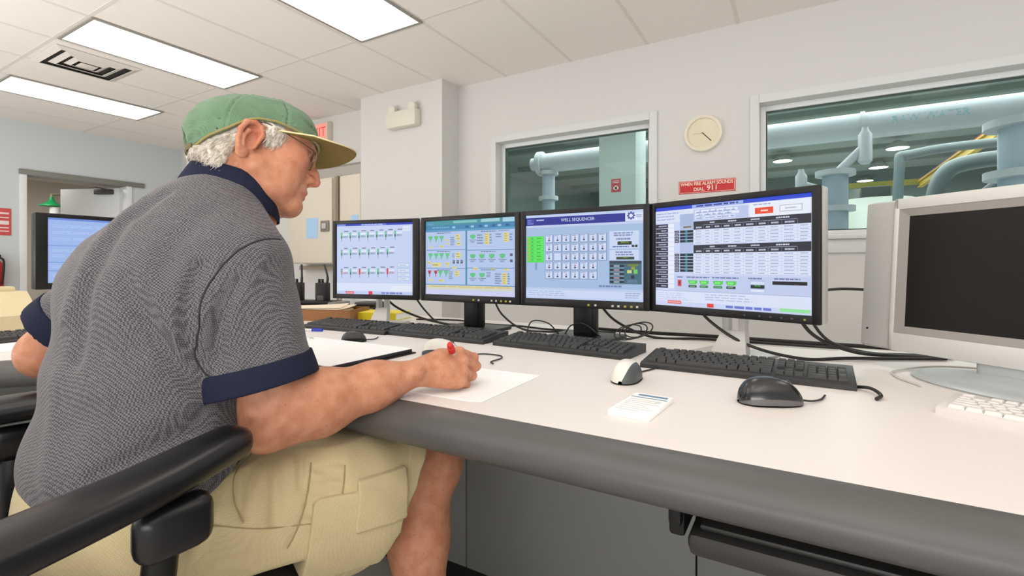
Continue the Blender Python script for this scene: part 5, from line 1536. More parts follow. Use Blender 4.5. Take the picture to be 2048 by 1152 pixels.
SPINE = [(-0.985, 0.405, 0.56), (-0.985, 0.405, 0.65), (-0.985, 0.42, 0.80), (-0.98, 0.450, 0.93), (-0.975, 0.500, 1.045), (-0.97, 0.535, 1.12)]
def torso_sdf(P, g=0.0):
    d = eloft(P, SPINE, [0.150 + g, 0.150 + g, 0.150 + g, 0.160 + g, 0.14 + g, 0.06 + g], [0.095 + g, 0.095 + g, 0.095 + g, 0.095 + g, 0.075 + g, 0.055 + g], (1, 0.06, 0), 0.05)
    for s in (R_SH, L_SH):
        d = smin(d, cone(P, s, (-0.965 + (0.05 if s is R_SH else -0.05), 0.515, 1.065), 0.055 + g, 0.055 + g), 0.05)
    return d

def legs_sdf(P):
    out = None
    for hip, kn, an, rt in ((R_HIP, R_KN, R_AN, 1), (L_HIP, L_KN, L_AN, 0)):
        h, k, a = np.array(hip), np.array(kn), np.array(an)
        d = chain(P, [hip, tuple((h * 0.45 + k * 0.55).tolist()), kn], [0.085, 0.080, 0.060], 0.03)
        fw = unit(np.cross(np.cross(a - k, h - k), a - k)) * -1
        if float(fw @ (k - h).astype(F)) < 0: fw = -fw
        d = smin(d, ell(P, tuple((k + fw * 0.012 + unit(k - h) * 0.012).tolist()), (0.052, 0.052, 0.052)), 0.03)
        mid = k + (a - k) * 0.30 - fw * 0.016
        d2 = chain(P, [tuple((k + (a - k) * 0.04).tolist()), tuple(mid.tolist()), tuple((k + (a - k) * 0.62).tolist()), an], [0.054, 0.060, 0.047, 0.036], 0.03)
        d = smin(d, d2, 0.03)
        ft = A3(*an) + A3(0.02, 0.17, -0.07)
        d = smin(d, cone(P, an, tuple(ft.tolist()), 0.036, 0.028), 0.03)
        out = d if out is None else np.minimum(out, d)
    return out

def body_sdf(P):
    d = torso_sdf(P)
    d = smin(d, neck_sdf(P), 0.03)
    dh = np.linalg.norm(P - (HM + A3(0, 0, 0.0)), axis=1)
    near = dh < 0.30
    h = dh - 0.14
    if near.any():
        h[near] = head_sdf(hloc(P[near])) * F(HS)
    d = smin(d, h, 0.018)
    d = smin(d, arms_sdf(P), 0.012)
    hd = np.linalg.norm(P - HC, axis=1)
    near = hd < 0.26
    h = hd - 0.11
    if near.any():
        h[near] = hand_sdf(P[near])
    d = smin(d, h, 0.012)
    d = smin(d, legs_sdf(P), 0.02)
    return d

# ---- skin colour with mottling; a tone attribute marks lips, ears, nose and knees
def skin_material():
    m = bpy.data.materials.new('skin')
    m.use_nodes = True
    nt = m.node_tree
    b = nt.nodes['Principled BSDF']
    tc = nt.nodes.new('ShaderNodeTexCoord')
    n1 = nt.nodes.new('ShaderNodeTexNoise'); n1.inputs['Scale'].default_value = 55; n1.inputs['Detail'].default_value = 6
    n2 = nt.nodes.new('ShaderNodeTexNoise'); n2.inputs['Scale'].default_value = 420; n2.inputs['Detail'].default_value = 3
    n3 = nt.nodes.new('ShaderNodeTexNoise'); n3.inputs['Scale'].default_value = 14; n3.inputs['Detail'].default_value = 3
    for n in (n1, n2, n3): nt.links.new(tc.outputs['Object'], n.inputs['Vector'])
    r = nt.nodes.new('ShaderNodeValToRGB')
    r.color_ramp.elements[0].position = 0.3; r.color_ramp.elements[0].color = rgb((181, 122, 90))
    r.color_ramp.elements[1].position = 0.72; r.color_ramp.elements[1].color = rgb((207, 152, 120))
    nt.links.new(n1.outputs['Fac'], r.inputs['Fac'])
    mx = nt.nodes.new('ShaderNodeMix'); mx.data_type = 'RGBA'
    at = nt.nodes.new('ShaderNodeAttribute'); at.attribute_name = 'tone'
    nt.links.new(at.outputs['Fac'], mx.inputs[0])
    nt.links.new(r.outputs['Color'], mx.inputs[6]); mx.inputs[7].default_value = rgb((198, 112, 92))
    # freckles and age spots
    r2 = nt.nodes.new('ShaderNodeValToRGB')
    r2.color_ramp.elements[0].position = 0.62; r2.color_ramp.elements[0].color = (0, 0, 0, 1)
    r2.color_ramp.elements[1].position = 0.74; r2.color_ramp.elements[1].color = (0.4, 0.4, 0.4, 1)
    n4 = nt.nodes.new('ShaderNodeTexNoise'); n4.inputs['Scale'].default_value = 110; n4.inputs['Detail'].default_value = 2
    nt.links.new(tc.outputs['Object'], n4.inputs['Vector']); nt.links.new(n4.outputs['Fac'], r2.inputs['Fac'])
    mx2 = nt.nodes.new('ShaderNodeMix'); mx2.data_type = 'RGBA'
    nt.links.new(r2.outputs['Color'], mx2.inputs[0]); nt.links.new(mx.outputs[2], mx2.inputs[6]); mx2.inputs[7].default_value = rgb((142, 84, 54))
    nt.links.new(mx2.outputs[2], b.inputs['Base Color'])
    b.inputs['Roughness'].default_value = 0.52
    b.inputs['Specular IOR Level'].default_value = 0.35
    b.inputs['Subsurface Weight'].default_value = 0.08
    b.inputs['Subsurface Radius'].default_value = (0.012, 0.005, 0.003)
    b.inputs['Subsurface Scale'].default_value = 0.4
    bp = nt.nodes.new('ShaderNodeBump'); bp.inputs['Strength'].default_value = 0.35; bp.inputs['Distance'].default_value = 0.0012
    nt.links.new(n2.outputs['Fac'], bp.inputs['Height']); nt.links.new(bp.outputs['Normal'], b.inputs['Normal'])
    return m
M_SKIN = skin_material()

def tone_of(pos):
    P = pos.astype(F); L = hloc(P)
    t = np.full(len(P), 0.12, F)
    def blob(c, r, a):
        q = (L - A3(*c)) / A3(*r)
        return a * np.exp(-np.einsum('ij,ij->i', q, q))
    for s in (-1, 1):
        t += blob((0.07, 0.045 * s, -0.015), (0.03, 0.025, 0.022), 0.45)
        t += blob((-0.012, 0.085 * s, 0.006), (0.02, 0.02, 0.035), 0.45)
    t += blob((0.115, 0, -0.022), (0.018, 0.018, 0.016), 0.5)
    lip = np.minimum(chain(L, [(0.0925, -0.020, -0.0650), (0.1035, 0, -0.0630), (0.0925, 0.020, -0.0650)], [0.004, 0.0065, 0.004]), 1)
    t += np.where(np.linalg.norm(L, axis=1) < 0.2, 0.75 * np.clip(-(lip - 0.003) / 0.004, 0, 1), 0)
    return np.clip(t, 0, 1)

def build_body():
    hlo = np.array([float(x) for x in HM]) - 0.21
    def fb(P): return body_sdf(P)
    pos, q = surface(fb, (-1.50, 0.15, 0.0), (-0.50, 1.02, 1.42), 0.005)
    # finer mesh for head and right hand, cut on shared planes
    cut_n = unit(np.array(tuple(HMAT @ Vector((0, 0, 0.1)))) - np.array(tuple(HMAT @ Vector((0, 0, -0.06)))))
    nd = unit((0.19, 0.41, 0.89)); n0 = A3(-0.985, 0.535, 1.155)
    hd0, hd1 = A3(*R_WR) + hh * -0.002, hh
    def head_side(p): return (p - n0) @ nd
    def hand_side(p):
        s = (p - hd0) @ hd1
        far = np.linalg.norm(p - HC, axis=1) > 0.17
        return np.where(far, -1, s)
    p32 = pos.astype(F)
    hs1 = np.where(p32[:, 2] > 1.0, head_side(p32), -1)
    keep = (hs1 < 0.006) & (hand_side(p32) < 0.006)
    pos, q = drop(pos, q, keep)
    hp_, hq = surface(fb, (-1.13, 0.40, 1.06), (-0.78, 0.80, 1.40), 0.0022)
    k = head_side(hp_.astype(F)) > -0.006
    hp_, hq = drop(hp_, hq, k)
    gp, gq = surface(fb, (-0.75, 0.70, 0.735), (-0.52, 0.95, 0.87), 0.0019)
    k = hand_side(gp.astype(F)) > -0.006
    gp, gq = drop(gp, gq, k)
    allp = np.concatenate([pos, hp_, gp]); allq = np.concatenate([q, hq + len(pos), gq + len(pos) + len(hp_)])
    return np_obj('person', allp, allq, M_SKIN, None, None, tone_of(allp))

person = build_body()
tag(person, 'seated grey haired man in a green cap and grey polo shirt writing at the desk', 'person')

# eyes (dark iris discs on the modelled eyeballs)
eb_ = MB()
for s in (-1, 1):
    eb_.ball((0.0832, 0.033 * s, 0.011), (0.0122, 0.0122, 0.0122), 0, 14, HMAT)
    eb_.ball((0.0915, 0.0325 * s, 0.0102), (0.0042, 0.0052, 0.0052), 1, 10, HMAT)
eb_.obj('eye', [mat('eye_white', (226, 214, 204), 0.2), mat('iris', (62, 74, 82), 0.2)], person)

# ------------------------------------------------------------------ cloth materials
def cloth(name, c0, c1, period, rough=0.85, bump=0.3, mott=0.06):
    """woven two-colour cloth: a fine pin-dot weave from a product of sines in object space"""
    m = bpy.data.materials.new(name); m.use_nodes = True
    nt = m.node_tree; b = nt.nodes['Principled BSDF']
    tc = nt.nodes.new('ShaderNodeTexCoord')
    ck = nt.nodes.new('ShaderNodeTexChecker'); ck.inputs['Scale'].default_value = 1.0 / period
    mp = nt.nodes.new('ShaderNodeMapping'); mp.inputs['Rotation'].default_value = (0.3, 0.5, 0.9)
    nw = nt.nodes.new('ShaderNodeTexNoise'); nw.inputs['Scale'].default_value = 160; nw.inputs['Detail'].default_value = 2
    nt.links.new(tc.outputs['Object'], nw.inputs['Vector'])
    va = nt.nodes.new('ShaderNodeVectorMath'); va.operation = 'MULTIPLY_ADD'
    va.inputs[1].default_value = (0.0028,) * 3
    nt.links.new(nw.outputs['Color'], va.inputs[0]); nt.links.new(tc.outputs['Object'], va.inputs[2])
    nt.links.new(va.outputs['Vector'], mp.inputs['Vector']); nt.links.new(mp.outputs['Vector'], ck.inputs['Vector'])
    ck.inputs['Color1'].default_value = rgb(c0); ck.inputs['Color2'].default_value = rgb(c1)
    n = nt.nodes.new('ShaderNodeTexNoise'); n.inputs['Scale'].default_value = 700; n.inputs['Detail'].default_value = 2
    n2 = nt.nodes.new('ShaderNodeTexNoise'); n2.inputs['Scale'].default_value = 18; n2.inputs['Detail'].default_value = 4
    for k in (n, n2): nt.links.new(tc.outputs['Object'], k.inputs['Vector'])
    hv = nt.nodes.new('ShaderNodeHueSaturation')
    mr = nt.nodes.new('ShaderNodeMapRange'); mr.inputs[1].default_value = 0.2; mr.inputs[2].default_value = 0.8; mr.inputs[3].default_value = 1 - mott; mr.inputs[4].default_value = 1 + mott
    nt.links.new(n2.outputs['Fac'], mr.inputs[0]); nt.links.new(mr.outputs[0], hv.inputs['Value'])
    nt.links.new(ck.outputs['Color'], hv.inputs['Color']); nt.links.new(hv.outputs['Color'], b.inputs['Base Color'])
    b.inputs['Roughness'].default_value = rough; b.inputs['Specular IOR Level'].default_value = 0.15
    b.inputs['Sheen Weight'].default_value = 0.15
    bp = nt.nodes.new('ShaderNodeBump'); bp.inputs['Strength'].default_value = bump; bp.inputs['Distance'].default_value = 0.001
    nt.links.new(n.outputs['Fac'], bp.inputs['Height']); nt.links.new(bp.outputs['Normal'], b.inputs['Normal'])
    return m
M_SHIRT = cloth('shirt_weave', (66, 65, 71), (116, 113, 115), 0.0026)
M_NAVY = mat('navy_rib', (33, 37, 56), 0.85, spec=0.15, noise=0.12, nscale=300, bump=0.25, bscale=600)
M_KHAKI = cloth('khaki_twill', (190, 175, 134), (200, 186, 146), 0.002, bump=0.35, mott=0.05)
M_CAPG = cloth('cap_green', (90, 118, 92), (112, 140, 112), 0.0016, bump=0.5, mott=0.16)
M_CAPT = cloth('cap_tan', (214, 198, 150), (222, 208, 164), 0.0016, bump=0.4, mott=0.05)

# sleeve axis and hem
SL_A, SL_B = A3(-0.836, 0.501, 0.998), A3(-0.792, 0.500, 0.795)
sl_ax = unit(SL_B - SL_A)
hem_n = unit((0.17, 0.13, -1.0))
HEM = A3(-0.790, 0.500, 0.800)
LS_A, LS_B = A3(-1.16, 0.475, 1.01), A3(-1.275, 0.395, 0.870)
ls_ax = unit(LS_B - LS_A)
FOLDS = [
    ([(-0.787, 0.536, 1.046), (-0.775, 0.498, 1.044), (-0.776, 0.469, 1.033), (-0.784, 0.445, 1.012), (-0.792, 0.426, 0.984), (-0.795, 0.409, 0.954), (-0.794, 0.396, 0.916), (-0.797, 0.394, 0.879)], 0.0030, 0.0035),
    ([(-0.809, 0.411, 0.996), (-0.804, 0.397, 0.962), (-0.799, 0.389, 0.917), (-0.799, 0.391, 0.879), (-0.794, 0.405, 0.839), (-0.779, 0.415, 0.808)], 0.0160, 0.0100),
    ([(-0.872, 0.338, 0.978), (-0.838, 0.35, 0.918), (-0.81, 0.374, 0.858), (-0.785, 0.411, 0.8)], 0.0100, 0.0130),
    ([(-0.83, 0.359, 0.955), (-0.811, 0.375, 0.895), (-0.794, 0.405, 0.831)], -0.0040, 0.0120),
    ([(-0.859, 0.4, 1.048), (-0.835, 0.375, 0.992), (-0.823, 0.363, 0.933)], 0.0030, 0.0160),
    ([(-0.939, 0.422, 1.124), (-0.958, 0.372, 1.074), (-0.926, 0.324, 1.0), (-0.932, 0.308, 0.932), (-0.935, 0.3, 0.858)], 0.0090, 0.0130),
    ([(-0.986, 0.408, 1.113), (-0.976, 0.355, 1.057), (-0.948, 0.313, 0.992), (-0.97, 0.299, 0.916)], -0.0045, 0.0140),
    ([(-0.85, 0.449, 1.092), (-0.85, 0.389, 1.023), (-0.84, 0.351, 0.948), (-0.845, 0.34, 0.875)], 0.0040, 0.0180),
    ([(-0.772, 0.454, 0.976), (-0.78, 0.431, 0.93), (-0.783, 0.423, 0.868), (-0.762, 0.425, 0.823)], 0.0090, 0.0100),
    ([(-0.764, 0.491, 1.017), (-0.77, 0.453, 0.952), (-0.773, 0.437, 0.882)], -0.0040, 0.0120),
    ([(-0.779, 0.558, 0.973), (-0.743, 0.487, 0.911), (-0.74, 0.451, 0.836)], 0.0030, 0.0140),
    ([(-0.969, 0.287, 0.826), (-0.946, 0.275, 0.744), (-0.913, 0.262, 0.683)], -0.0040, 0.0200),
    ([(-0.766, 0.42, 0.801), (-0.789, 0.402, 0.756), (-0.805, 0.342, 0.734), (-0.848, 0.288, 0.702)], 0.0080, 0.0120),
    ([(-0.791, 0.403, 0.794), (-0.819, 0.348, 0.774), (-0.879, 0.299, 0.756)], -0.0030, 0.0140),
]




      # (polyline, depth (+ groove / - ridge), width)
def folds(P, d):
    for pts, a, w in FOLDS:
        lo = np.min(pts, axis=0) - 3 * w; hi = np.max(pts, axis=0) + 3 * w
        m = ((P > lo) & (P < hi)).all(1)
        if m.any():
            e = polyd(P[m], pts)
            d[m] += F(a) * np.exp(-(e / F(w)) ** 2)
    return d
def shirt_core(P):
    sp = SPINE[:]
    d = eloft(P, sp, [0.180, 0.178, 0.180, 0.188, 0.160, 0.075], [0.116, 0.117, 0.122, 0.120, 0.102, 0.072], (1, 0.06, 0), 0.06)
    d = smin(d, cone(P, R_SH, (-0.935, 0.510, 1.048), 0.064, 0.054), 0.05)
    d = smin(d, cone(P, L_SH, (-1.04, 0.505, 1.048), 0.064, 0.054), 0.05)
    d = smin(d, ell(P, (-1.0, 0.405, 0.955), (0.15, 0.088, 0.10)), 0.06)     # rounded upper back
    # bloused lower hem over the belt
    d = smin(d, ell(P, (-0.97, 0.40, 0.68), (0.200, 0.135, 0.09)), 0.06)
    return d
def sleeve_r(P): return eloft(P, [tuple(SL_A.tolist()), tuple(SL_B.tolist()), tuple((SL_B + sl_ax * 0.1).tolist())], [0.068, 0.074, 0.078], [0.074, 0.087, 0.092], (0.75, -0.5, 0), 0.03)
def sleeve_l(P): return chain(P, [tuple(LS_A.tolist()), tuple(LS_B.tolist()), tuple((LS_B + ls_ax * 0.1).tolist())], [0.070, 0.068, 0.068], 0.02)
def cuff_cav(P): return eloft(P, [R_SH, R_EL], [0.060, 0.060], [0.068, 0.074], (0.75, -0.5, 0), 0.03)
def shirt_sdf(P):
    hr = (P - HEM) @ hem_n
    sr = np.maximum(sleeve_r(P), hr)
    sr = np.maximum(sr, np.where(hr > -0.04, -cuff_cav(P), -1.0))
    sl = np.maximum(sleeve_l(P), (P - LS_B) @ ls_ax)
    d = smin(shirt_core(P), sr, 0.015)
    d = smin(d, sl, 0.03)
    d = d + F(0.0018) * np.sin(P[:, 0] * 38 + P[:, 2] * 21 + 2 * np.sin(P[:, 1] * 17)) * np.sin(P[:, 2] * 26 + P[:, 1] * 31)
    d = folds(P, d)
    nk = cone(P, (-0.980, 0.535, 1.06), (-0.950, 0.575, 1.22), 0.060, 0.062)
    d = smax(d, -nk, 0.006)
    d = np.maximum(d, (P - A3(-0.970, 0.550, 1.150)) @ unit((0.12, 0.30, 0.94)))
    return np.maximum(d, F(0.545) + F(0.72) * np.maximum(P[:, 1] - F(0.26), 0) - P[:, 2])

def part_sdf(name, f, lo, hi, h, m, parent, **k):
    pos, q = surface(f, lo, hi, h)
    return np_obj(name, pos, q, m, parent, **k)

shirt = part_sdf('polo_shirt', shirt_sdf, (-1.44, 0.18, 0.53), (-0.64, 0.72, 1.20), 0.0045, M_SHIRT, person)
def cuff_r(P):
    hr = (P - HEM) @ hem_n
    d = np.maximum(np.maximum(sleeve_r(P) - F(0.0022), hr - F(0.003)), -(hr + F(0.036)))
    return np.maximum(d, -cuff_cav(P))
part_sdf('sleeve_cuff', cuff_r, (-0.92, 0.36, 0.70), (-0.64, 0.64, 0.90), 0.003, M_NAVY, shirt)
def cuff_l(P):
    hr = (P - LS_B) @ ls_ax
    return np.maximum(np.maximum(sleeve_l(P) - F(0.003), hr - F(0.004)), -(hr + F(0.038)))
part_sdf('sleeve_cuff', cuff_l, (-1.42, 0.28, 0.74), (-1.18, 0.52, 0.96), 0.004, M_NAVY, shirt)

def seam_tube(name, pts, f, r, m, parent, n=6):
    P = np.array([list(p) for p in spline(pts, n)], dtype=F)
    for _ in range(5):
        d0 = f(P); g = np.empty_like(P)
        for a in range(3):
            dv = np.zeros(3, F); dv[a] = 0.004
            g[:, a] = (f(P + dv) - f(P - dv)) / 0.008
        g /= np.maximum(np.linalg.norm(g, axis=1, keepdims=True), 1e-3)
        P = P - (d0 * F(0.8))[:, None] * g
    b = MB(); b.tube([tuple(p) for p in P], r, 6)
    return b.obj(name, m, parent, angle=80)
seam_tube('armhole_seam', FOLDS[0][0] + FOLDS[1][0][-2:], shirt_sdf, 0.0017, mat('seam_thread', (44, 44, 50), 0.9), shirt)

# polo collar: a folded band round the neck, low at the throat
def collar():
    c0, ax = Vector((-0.968, 0.556, 1.152)), Vector((0.10, 0.26, 0.96)).normalized()
    fw = Vector((0.42, 0.90, 0)); fw = (fw - ax * fw.dot(ax)).normalized()
    sd = ax.cross(fw)
    n = 72
    rows = []
    # profile: inside stand, fold, outside leaf; (radius add, height)
    pr = [(0.0, -0.012), (0.000, 0.010), (0.001, 0.022), (0.004, 0.0265), (0.0085, 0.024), (0.0135, 0.006), (0.0185, -0.014), (0.0215, -0.026), (0.0195, -0.0275), (0.0145, -0.014)]
    for r, h in pr:
        row = []
        for j in range(n):
            a = 2 * PI * j / n
            f = math.cos(a)
            rad = 0.0690 + r + 0.004 * max(0, f)
            drop = -0.016 * max(0, f) ** 1.5
            hh_ = h + drop
            p = c0 + fw * (math.cos(a) * rad * 1.04) + sd * (math.sin(a) * rad) + ax * hh_
            row.append(p)
        rows.append(row)
    b = MB().grid(rows, wrap=True)
    return b.obj('collar', M_NAVY, shirt, angle=70, fix=True)
collar()
# ------------------------------------------------------------------ shorts
RH_T, RH_B = A3(-0.706, 0.780, 0.622), A3(-0.786, 0.640, 0.440)
sh_n = unit((0.20, 0.74, -0.62))
HEMS = A3(-0.745, 0.722, 0.53)
def leg_r(P):
    return eloft(P, [(-0.895, 0.42, 0.548), tuple(((A3(*R_HIP) * 0.45 + A3(*R_KN) * 0.55) + A3(0, 0, -0.006)).tolist()), tuple((A3(*R_KN) + A3(0.005, -0.01, -0.022)).tolist())], [0.122, 0.112, 0.100], [0.118, 0.112, 0.104], (0.9, -0.35, 0), 0.05)
def leg_l(P):
    return eloft(P, [L_HIP, tuple(((A3(*L_HIP) * 0.5 + A3(*L_KN) * 0.5)).tolist()), tuple((A3(*L_KN) + A3(0, -0.01, -0.02)).tolist())], [0.118, 0.110, 0.098], [0.112, 0.108, 0.10], (0.95, 0.25, 0), 0.05)
SFOLDS = [
    ([(-0.763, 0.403, 0.61), (-0.743, 0.47, 0.579), (-0.705, 0.553, 0.559)], 0.0020, 0.0030),
    ([(-0.751, 0.57, 0.649), (-0.727, 0.545, 0.611), (-0.723, 0.525, 0.565), (-0.726, 0.506, 0.534)], 0.0024, 0.0045),
    ([(-0.843, 0.519, 0.665), (-0.788, 0.458, 0.664), (-0.767, 0.443, 0.63), (-0.752, 0.449, 0.596)], 0.0026, 0.0050),
    ([(-0.802, 0.53, 0.661), (-0.762, 0.51, 0.629), (-0.74, 0.493, 0.583)], 0.0090, 0.0090),
    ([(-0.78, 0.569, 0.661), (-0.738, 0.54, 0.623)], 0.0080, 0.0070),
    ([(-0.771, 0.422, 0.638), (-0.764, 0.404, 0.613), (-0.759, 0.38, 0.585)], 0.0090, 0.0090),
    ([(-0.732, 0.574, 0.638), (-0.707, 0.597, 0.626)], 0.0060, 0.0060),
    ([(-0.689, 0.592, 0.579), (-0.679, 0.595, 0.537), (-0.685, 0.589, 0.511)], 0.0100, 0.0100),
    ([(-0.672, 0.629, 0.586), (-0.662, 0.631, 0.524)], -0.0060, 0.0120),
    ([(-0.805, 0.509, 0.663), (-0.773, 0.471, 0.634), (-0.755, 0.456, 0.604)], 0.0080, 0.0070),
    ([(-0.743, 0.566, 0.642), (-0.728, 0.587, 0.643), (-0.715, 0.608, 0.642)], 0.0050, 0.0040),
    ([(-0.733, 0.556, 0.626), (-0.72, 0.575, 0.625), (-0.705, 0.597, 0.622)], 0.0045, 0.0040),
    ([(-0.726, 0.548, 0.61), (-0.712, 0.569, 0.604), (-0.698, 0.589, 0.601)], 0.0050, 0.0040),
    ([(-0.722, 0.539, 0.593), (-0.71, 0.557, 0.585), (-0.696, 0.579, 0.579)], 0.0045, 0.0040),
    ([(-0.721, 0.531, 0.573), (-0.708, 0.55, 0.563), (-0.696, 0.568, 0.556)], 0.0050, 0.0040),
    ([(-0.711, 0.611, 0.638), (-0.695, 0.592, 0.599), (-0.692, 0.574, 0.556), (-0.703, 0.556, 0.522)], 0.0020, 0.0040),
]
def shorts_core(P):
    hr = (P - HEMS) @ sh_n
    cav = chain(P, [tuple((A3(*R_HIP) * 0.5 + A3(*R_KN) * 0.5).tolist()), R_KN], [0.088, 0.088], 0.02)
    d = leg_r(P)
    droop = cone(P, (-0.81, 0.56, 0.50), (-0.745, 0.69, 0.505), 0.085, 0.095)
    d = smin(d, droop, 0.04)
    d = np.maximum(d, hr)
    d = np.maximum(d, np.where(hr > -0.035, -cav, -1.0))
    l = np.maximum(leg_l(P), P[:, 1] - F(0.70))
    pel = eloft(P, [(-0.985, 0.40, 0.46), (-0.985, 0.40, 0.58), (-0.985, 0.405, 0.70)], [0.205, 0.21, 0.19], [0.145, 0.145, 0.135], (1, 0.0, 0), 0.04)
    d = smin(d, l, 0.02)
    d = smin(d, pel, 0.06)
    return d
def shorts_base(P):
    d = shorts_core(P)
    return d + F(0.0022) * np.sin(P[:, 1] * 47 + P[:, 0] * 30 + 2.2 * np.sin(P[:, 2] * 23)) * np.sin(P[:, 2] * 37 + P[:, 1] * 19)
def shorts_sdf(P):
    d = shorts_base(P)
    for pts, a, w in SFOLDS:
        lo = np.min(pts, axis=0) - 3 * w; hi = np.max(pts, axis=0) + 3 * w
        m = ((P > lo) & (P < hi)).all(1)
        if m.any():
            e = polyd(P[m], pts)
            d[m] += F(a) * np.exp(-(e / F(w)) ** 2)
    d = np.maximum(d, P[:, 2] - F(0.665))
    zc = F(0.500) - F(0.085) * np.clip((P[:, 1] - F(0.555)) / F(0.06), 0, 1)
    return smax(d, zc - P[:, 2], 0.012)
shorts = part_sdf('cargo_shorts', shorts_sdf, (-1.32, 0.22, 0.41), (-0.58, 0.88, 0.70), 0.0042, M_KHAKI, person)
for k_ in (0, 1, 2, len(SFOLDS) - 1):
    seam_tube('stitching', SFOLDS[k_][0], (lambda P: shorts_base(P) + F(0.0012)), 0.0012, mat('khaki_thread', (156, 141, 103), 0.9), shorts)
# hem band
def hem_band(P):
    hr = (P - HEMS) @ sh_n
    d = np.maximum(np.maximum(shorts_base(P) - F(0.0022), hr - F(0.002)), -(hr + F(0.028)))
    return np.where(np.linalg.norm(P - HEMS, axis=1) < 0.2, d, F(0.2))
part_sdf('hem', hem_band, (-0.92, 0.56, 0.41), (-0.58, 0.88, 0.68), 0.0032, M_KHAKI, shorts)
# cargo pocket on the outer thigh with its flap
TH_AX = unit(A3(*R_KN) - A3(*R_HIP)); TH_UP = unit(A3(0, 0, 1) - TH_AX * float(TH_AX[2])); TH_OUT = unit(np.cross(TH_AX, TH_UP))
TH_R = np.stack([TH_AX, TH_UP, TH_OUT], 1).astype(F)
PK = A3(*R_HIP) * 0.42 + A3(*R_KN) * 0.58
def patch(P, c0, c1, u0, u1, off, rad=0.01, skew=0.0):
    q = (P - PK) @ TH_R
    x = q[:, 0] - F(skew) * q[:, 1]
    ax, hx = (c0 + c1) / 2, (c1 - c0) / 2
    ay, hy = (u0 + u1) / 2, (u1 - u0) / 2
    dx, dy = np.abs(x - F(ax)) - F(hx - rad), np.abs(q[:, 1] - F(ay)) - F(hy - rad)
    b = np.sqrt(np.maximum(dx, 0) ** 2 + np.maximum(dy, 0) ** 2) + np.minimum(np.maximum(dx, dy), 0) - F(rad)
    d = np.maximum(shorts_base(P) - F(off), b)
    return np.where(q[:, 2] > 0.0, d, F(0.1))
pocket = part_sdf('cargo_pocket', lambda P: patch(P, -0.085, 0.080, -0.105, 0.035, 0.0065, 0.012, 0.12), (-0.92, 0.46, 0.41), (-0.60, 0.86, 0.68), 0.003, M_KHAKI, shorts)
part_sdf('pocket_flap', lambda P: patch(P, -0.012, 0.088, -0.030, 0.052, 0.0105, 0.004, 0.12), (-0.92, 0.46, 0.41), (-0.60, 0.86, 0.70), 0.003, M_KHAKI, pocket)

# belt with a green tag
def belt(P):
    d = eloft(P, [(-0.985, 0.40, 0.55), (-0.985, 0.405, 0.70)], [0.203, 0.192], [0.150, 0.140], (1, 0.0, 0), 0.04)
    return np.maximum(d, np.abs(P[:, 2] - F(0.668)) - F(0.018))
part_sdf('belt', belt, (-1.25, 0.2, 0.63), (-0.72, 0.6, 0.70), 0.005, mat('belt_green', (74, 112, 52), 0.7, noise=0.1), shorts)

# ------------------------------------------------------------------ shoes
def shoe(an, ang, sole_z, pitch=0.0):
    M = Matrix.Translation((an[0], an[1], sole_z)) @ Matrix.Rotation(ang, 4, 'Z') @ Matrix.Rotation(-pitch, 4, 'X')
    rows = []
    for y, w, hh_ in ((-0.085, 0.008, 0.03), (-0.08, 0.028, 0.06), (-0.05, 0.036, 0.085), (0.0, 0.037, 0.085), (0.05, 0.040, 0.068), (0.10, 0.046, 0.052), (0.15, 0.044, 0.044), (0.185, 0.030, 0.036), (0.198, 0.008, 0.026)):
        rows.append([(w * math.copysign(abs(math.cos(a)) ** 0.7, math.cos(a)), y, 0.018 + hh_ * max(0, math.sin(a)) ** 0.8) for a in [PI * k / 16 for k in range(17)]])
    u = MB().grid(rows, 0, M)
    o = u.obj('shoe', mat('brown_leather', (96, 66, 46), 0.55, noise=0.12), person, angle=70, fix=True)
    so = MB()
    n = 28
    pts = []
    for j in range(n):
        a = 2 * PI * j / n
        y = 0.056 + 0.145 * math.sin(a)
        w = 0.045 * (1 - 0.18 * max(0, -math.sin(a)))
        pts.append((w * math.cos(a), y))
    so.prism(pts, 0.0, 0.02, 0, M)
    so.obj('sole', M_BLACK, o)
    lc = MB()
    for k in range(4):
        y = 0.03 + 0.025 * k
        lc.tube([M @ Vector((-0.022, y, 0.090 - 0.010 * k)), M @ Vector((0.0, y + 0.008, 0.103 - 0.012 * k)), M @ Vector((0.022, y, 0.090 - 0.010 * k))], 0.0025, 6)
    lc.obj('laces', mat('lace', (60, 46, 36), 0.8), o)
shoe((R_AN[0], R_AN[1] + 0.0, 0), math.radians(-6), 0.002)
shoe((L_AN[0], L_AN[1] - 0.01, 0), math.radians(6), 0.095, 0.10)

# ------------------------------------------------------------------ hair, cap and glasses (head space)
def hair_sdf(P):
    L = hloc(P)
    sk = ell(L, (-0.004, 0, 0.032), (0.107, 0.084, 0.074), SKR)
    nape = cone(L, (-0.040, 0, -0.015), (-0.056, 0, -0.10), 0.066, 0.063)
    sk = smin(sk, nape, 0.03)
    x, y, z = L[:, 0], L[:, 1], L[:, 2]
    # back of the head down to the nape, clear of the ear
    back = np.maximum(np.maximum(x + F(0.034) - 0.35 * (z + 0.03), z - F(0.03)), F(-0.070) - 0.55 * (x + 0.07) - z)
    side = np.maximum(np.maximum(np.maximum(x - F(0.052) + 0.25 * (0.03 - z), F(-0.014) - z + 0.2 * (0.03 - x)), z - F(0.04)), F(0.004) - x)
    over = np.maximum(np.maximum(np.abs(x + F(0.012)) - F(0.04), F(0.022) - z), z - F(0.04))
    reg = np.minimum(np.minimum(back, side), over)
    d = smax(sk, reg, 0.016)
    d = d + F(0.0016) * np.sin(z * 210 + x * 150 + 3 * np.sin(x * 90)) * np.sin(y * 160 + z * 90) 
    return d * F(HS)
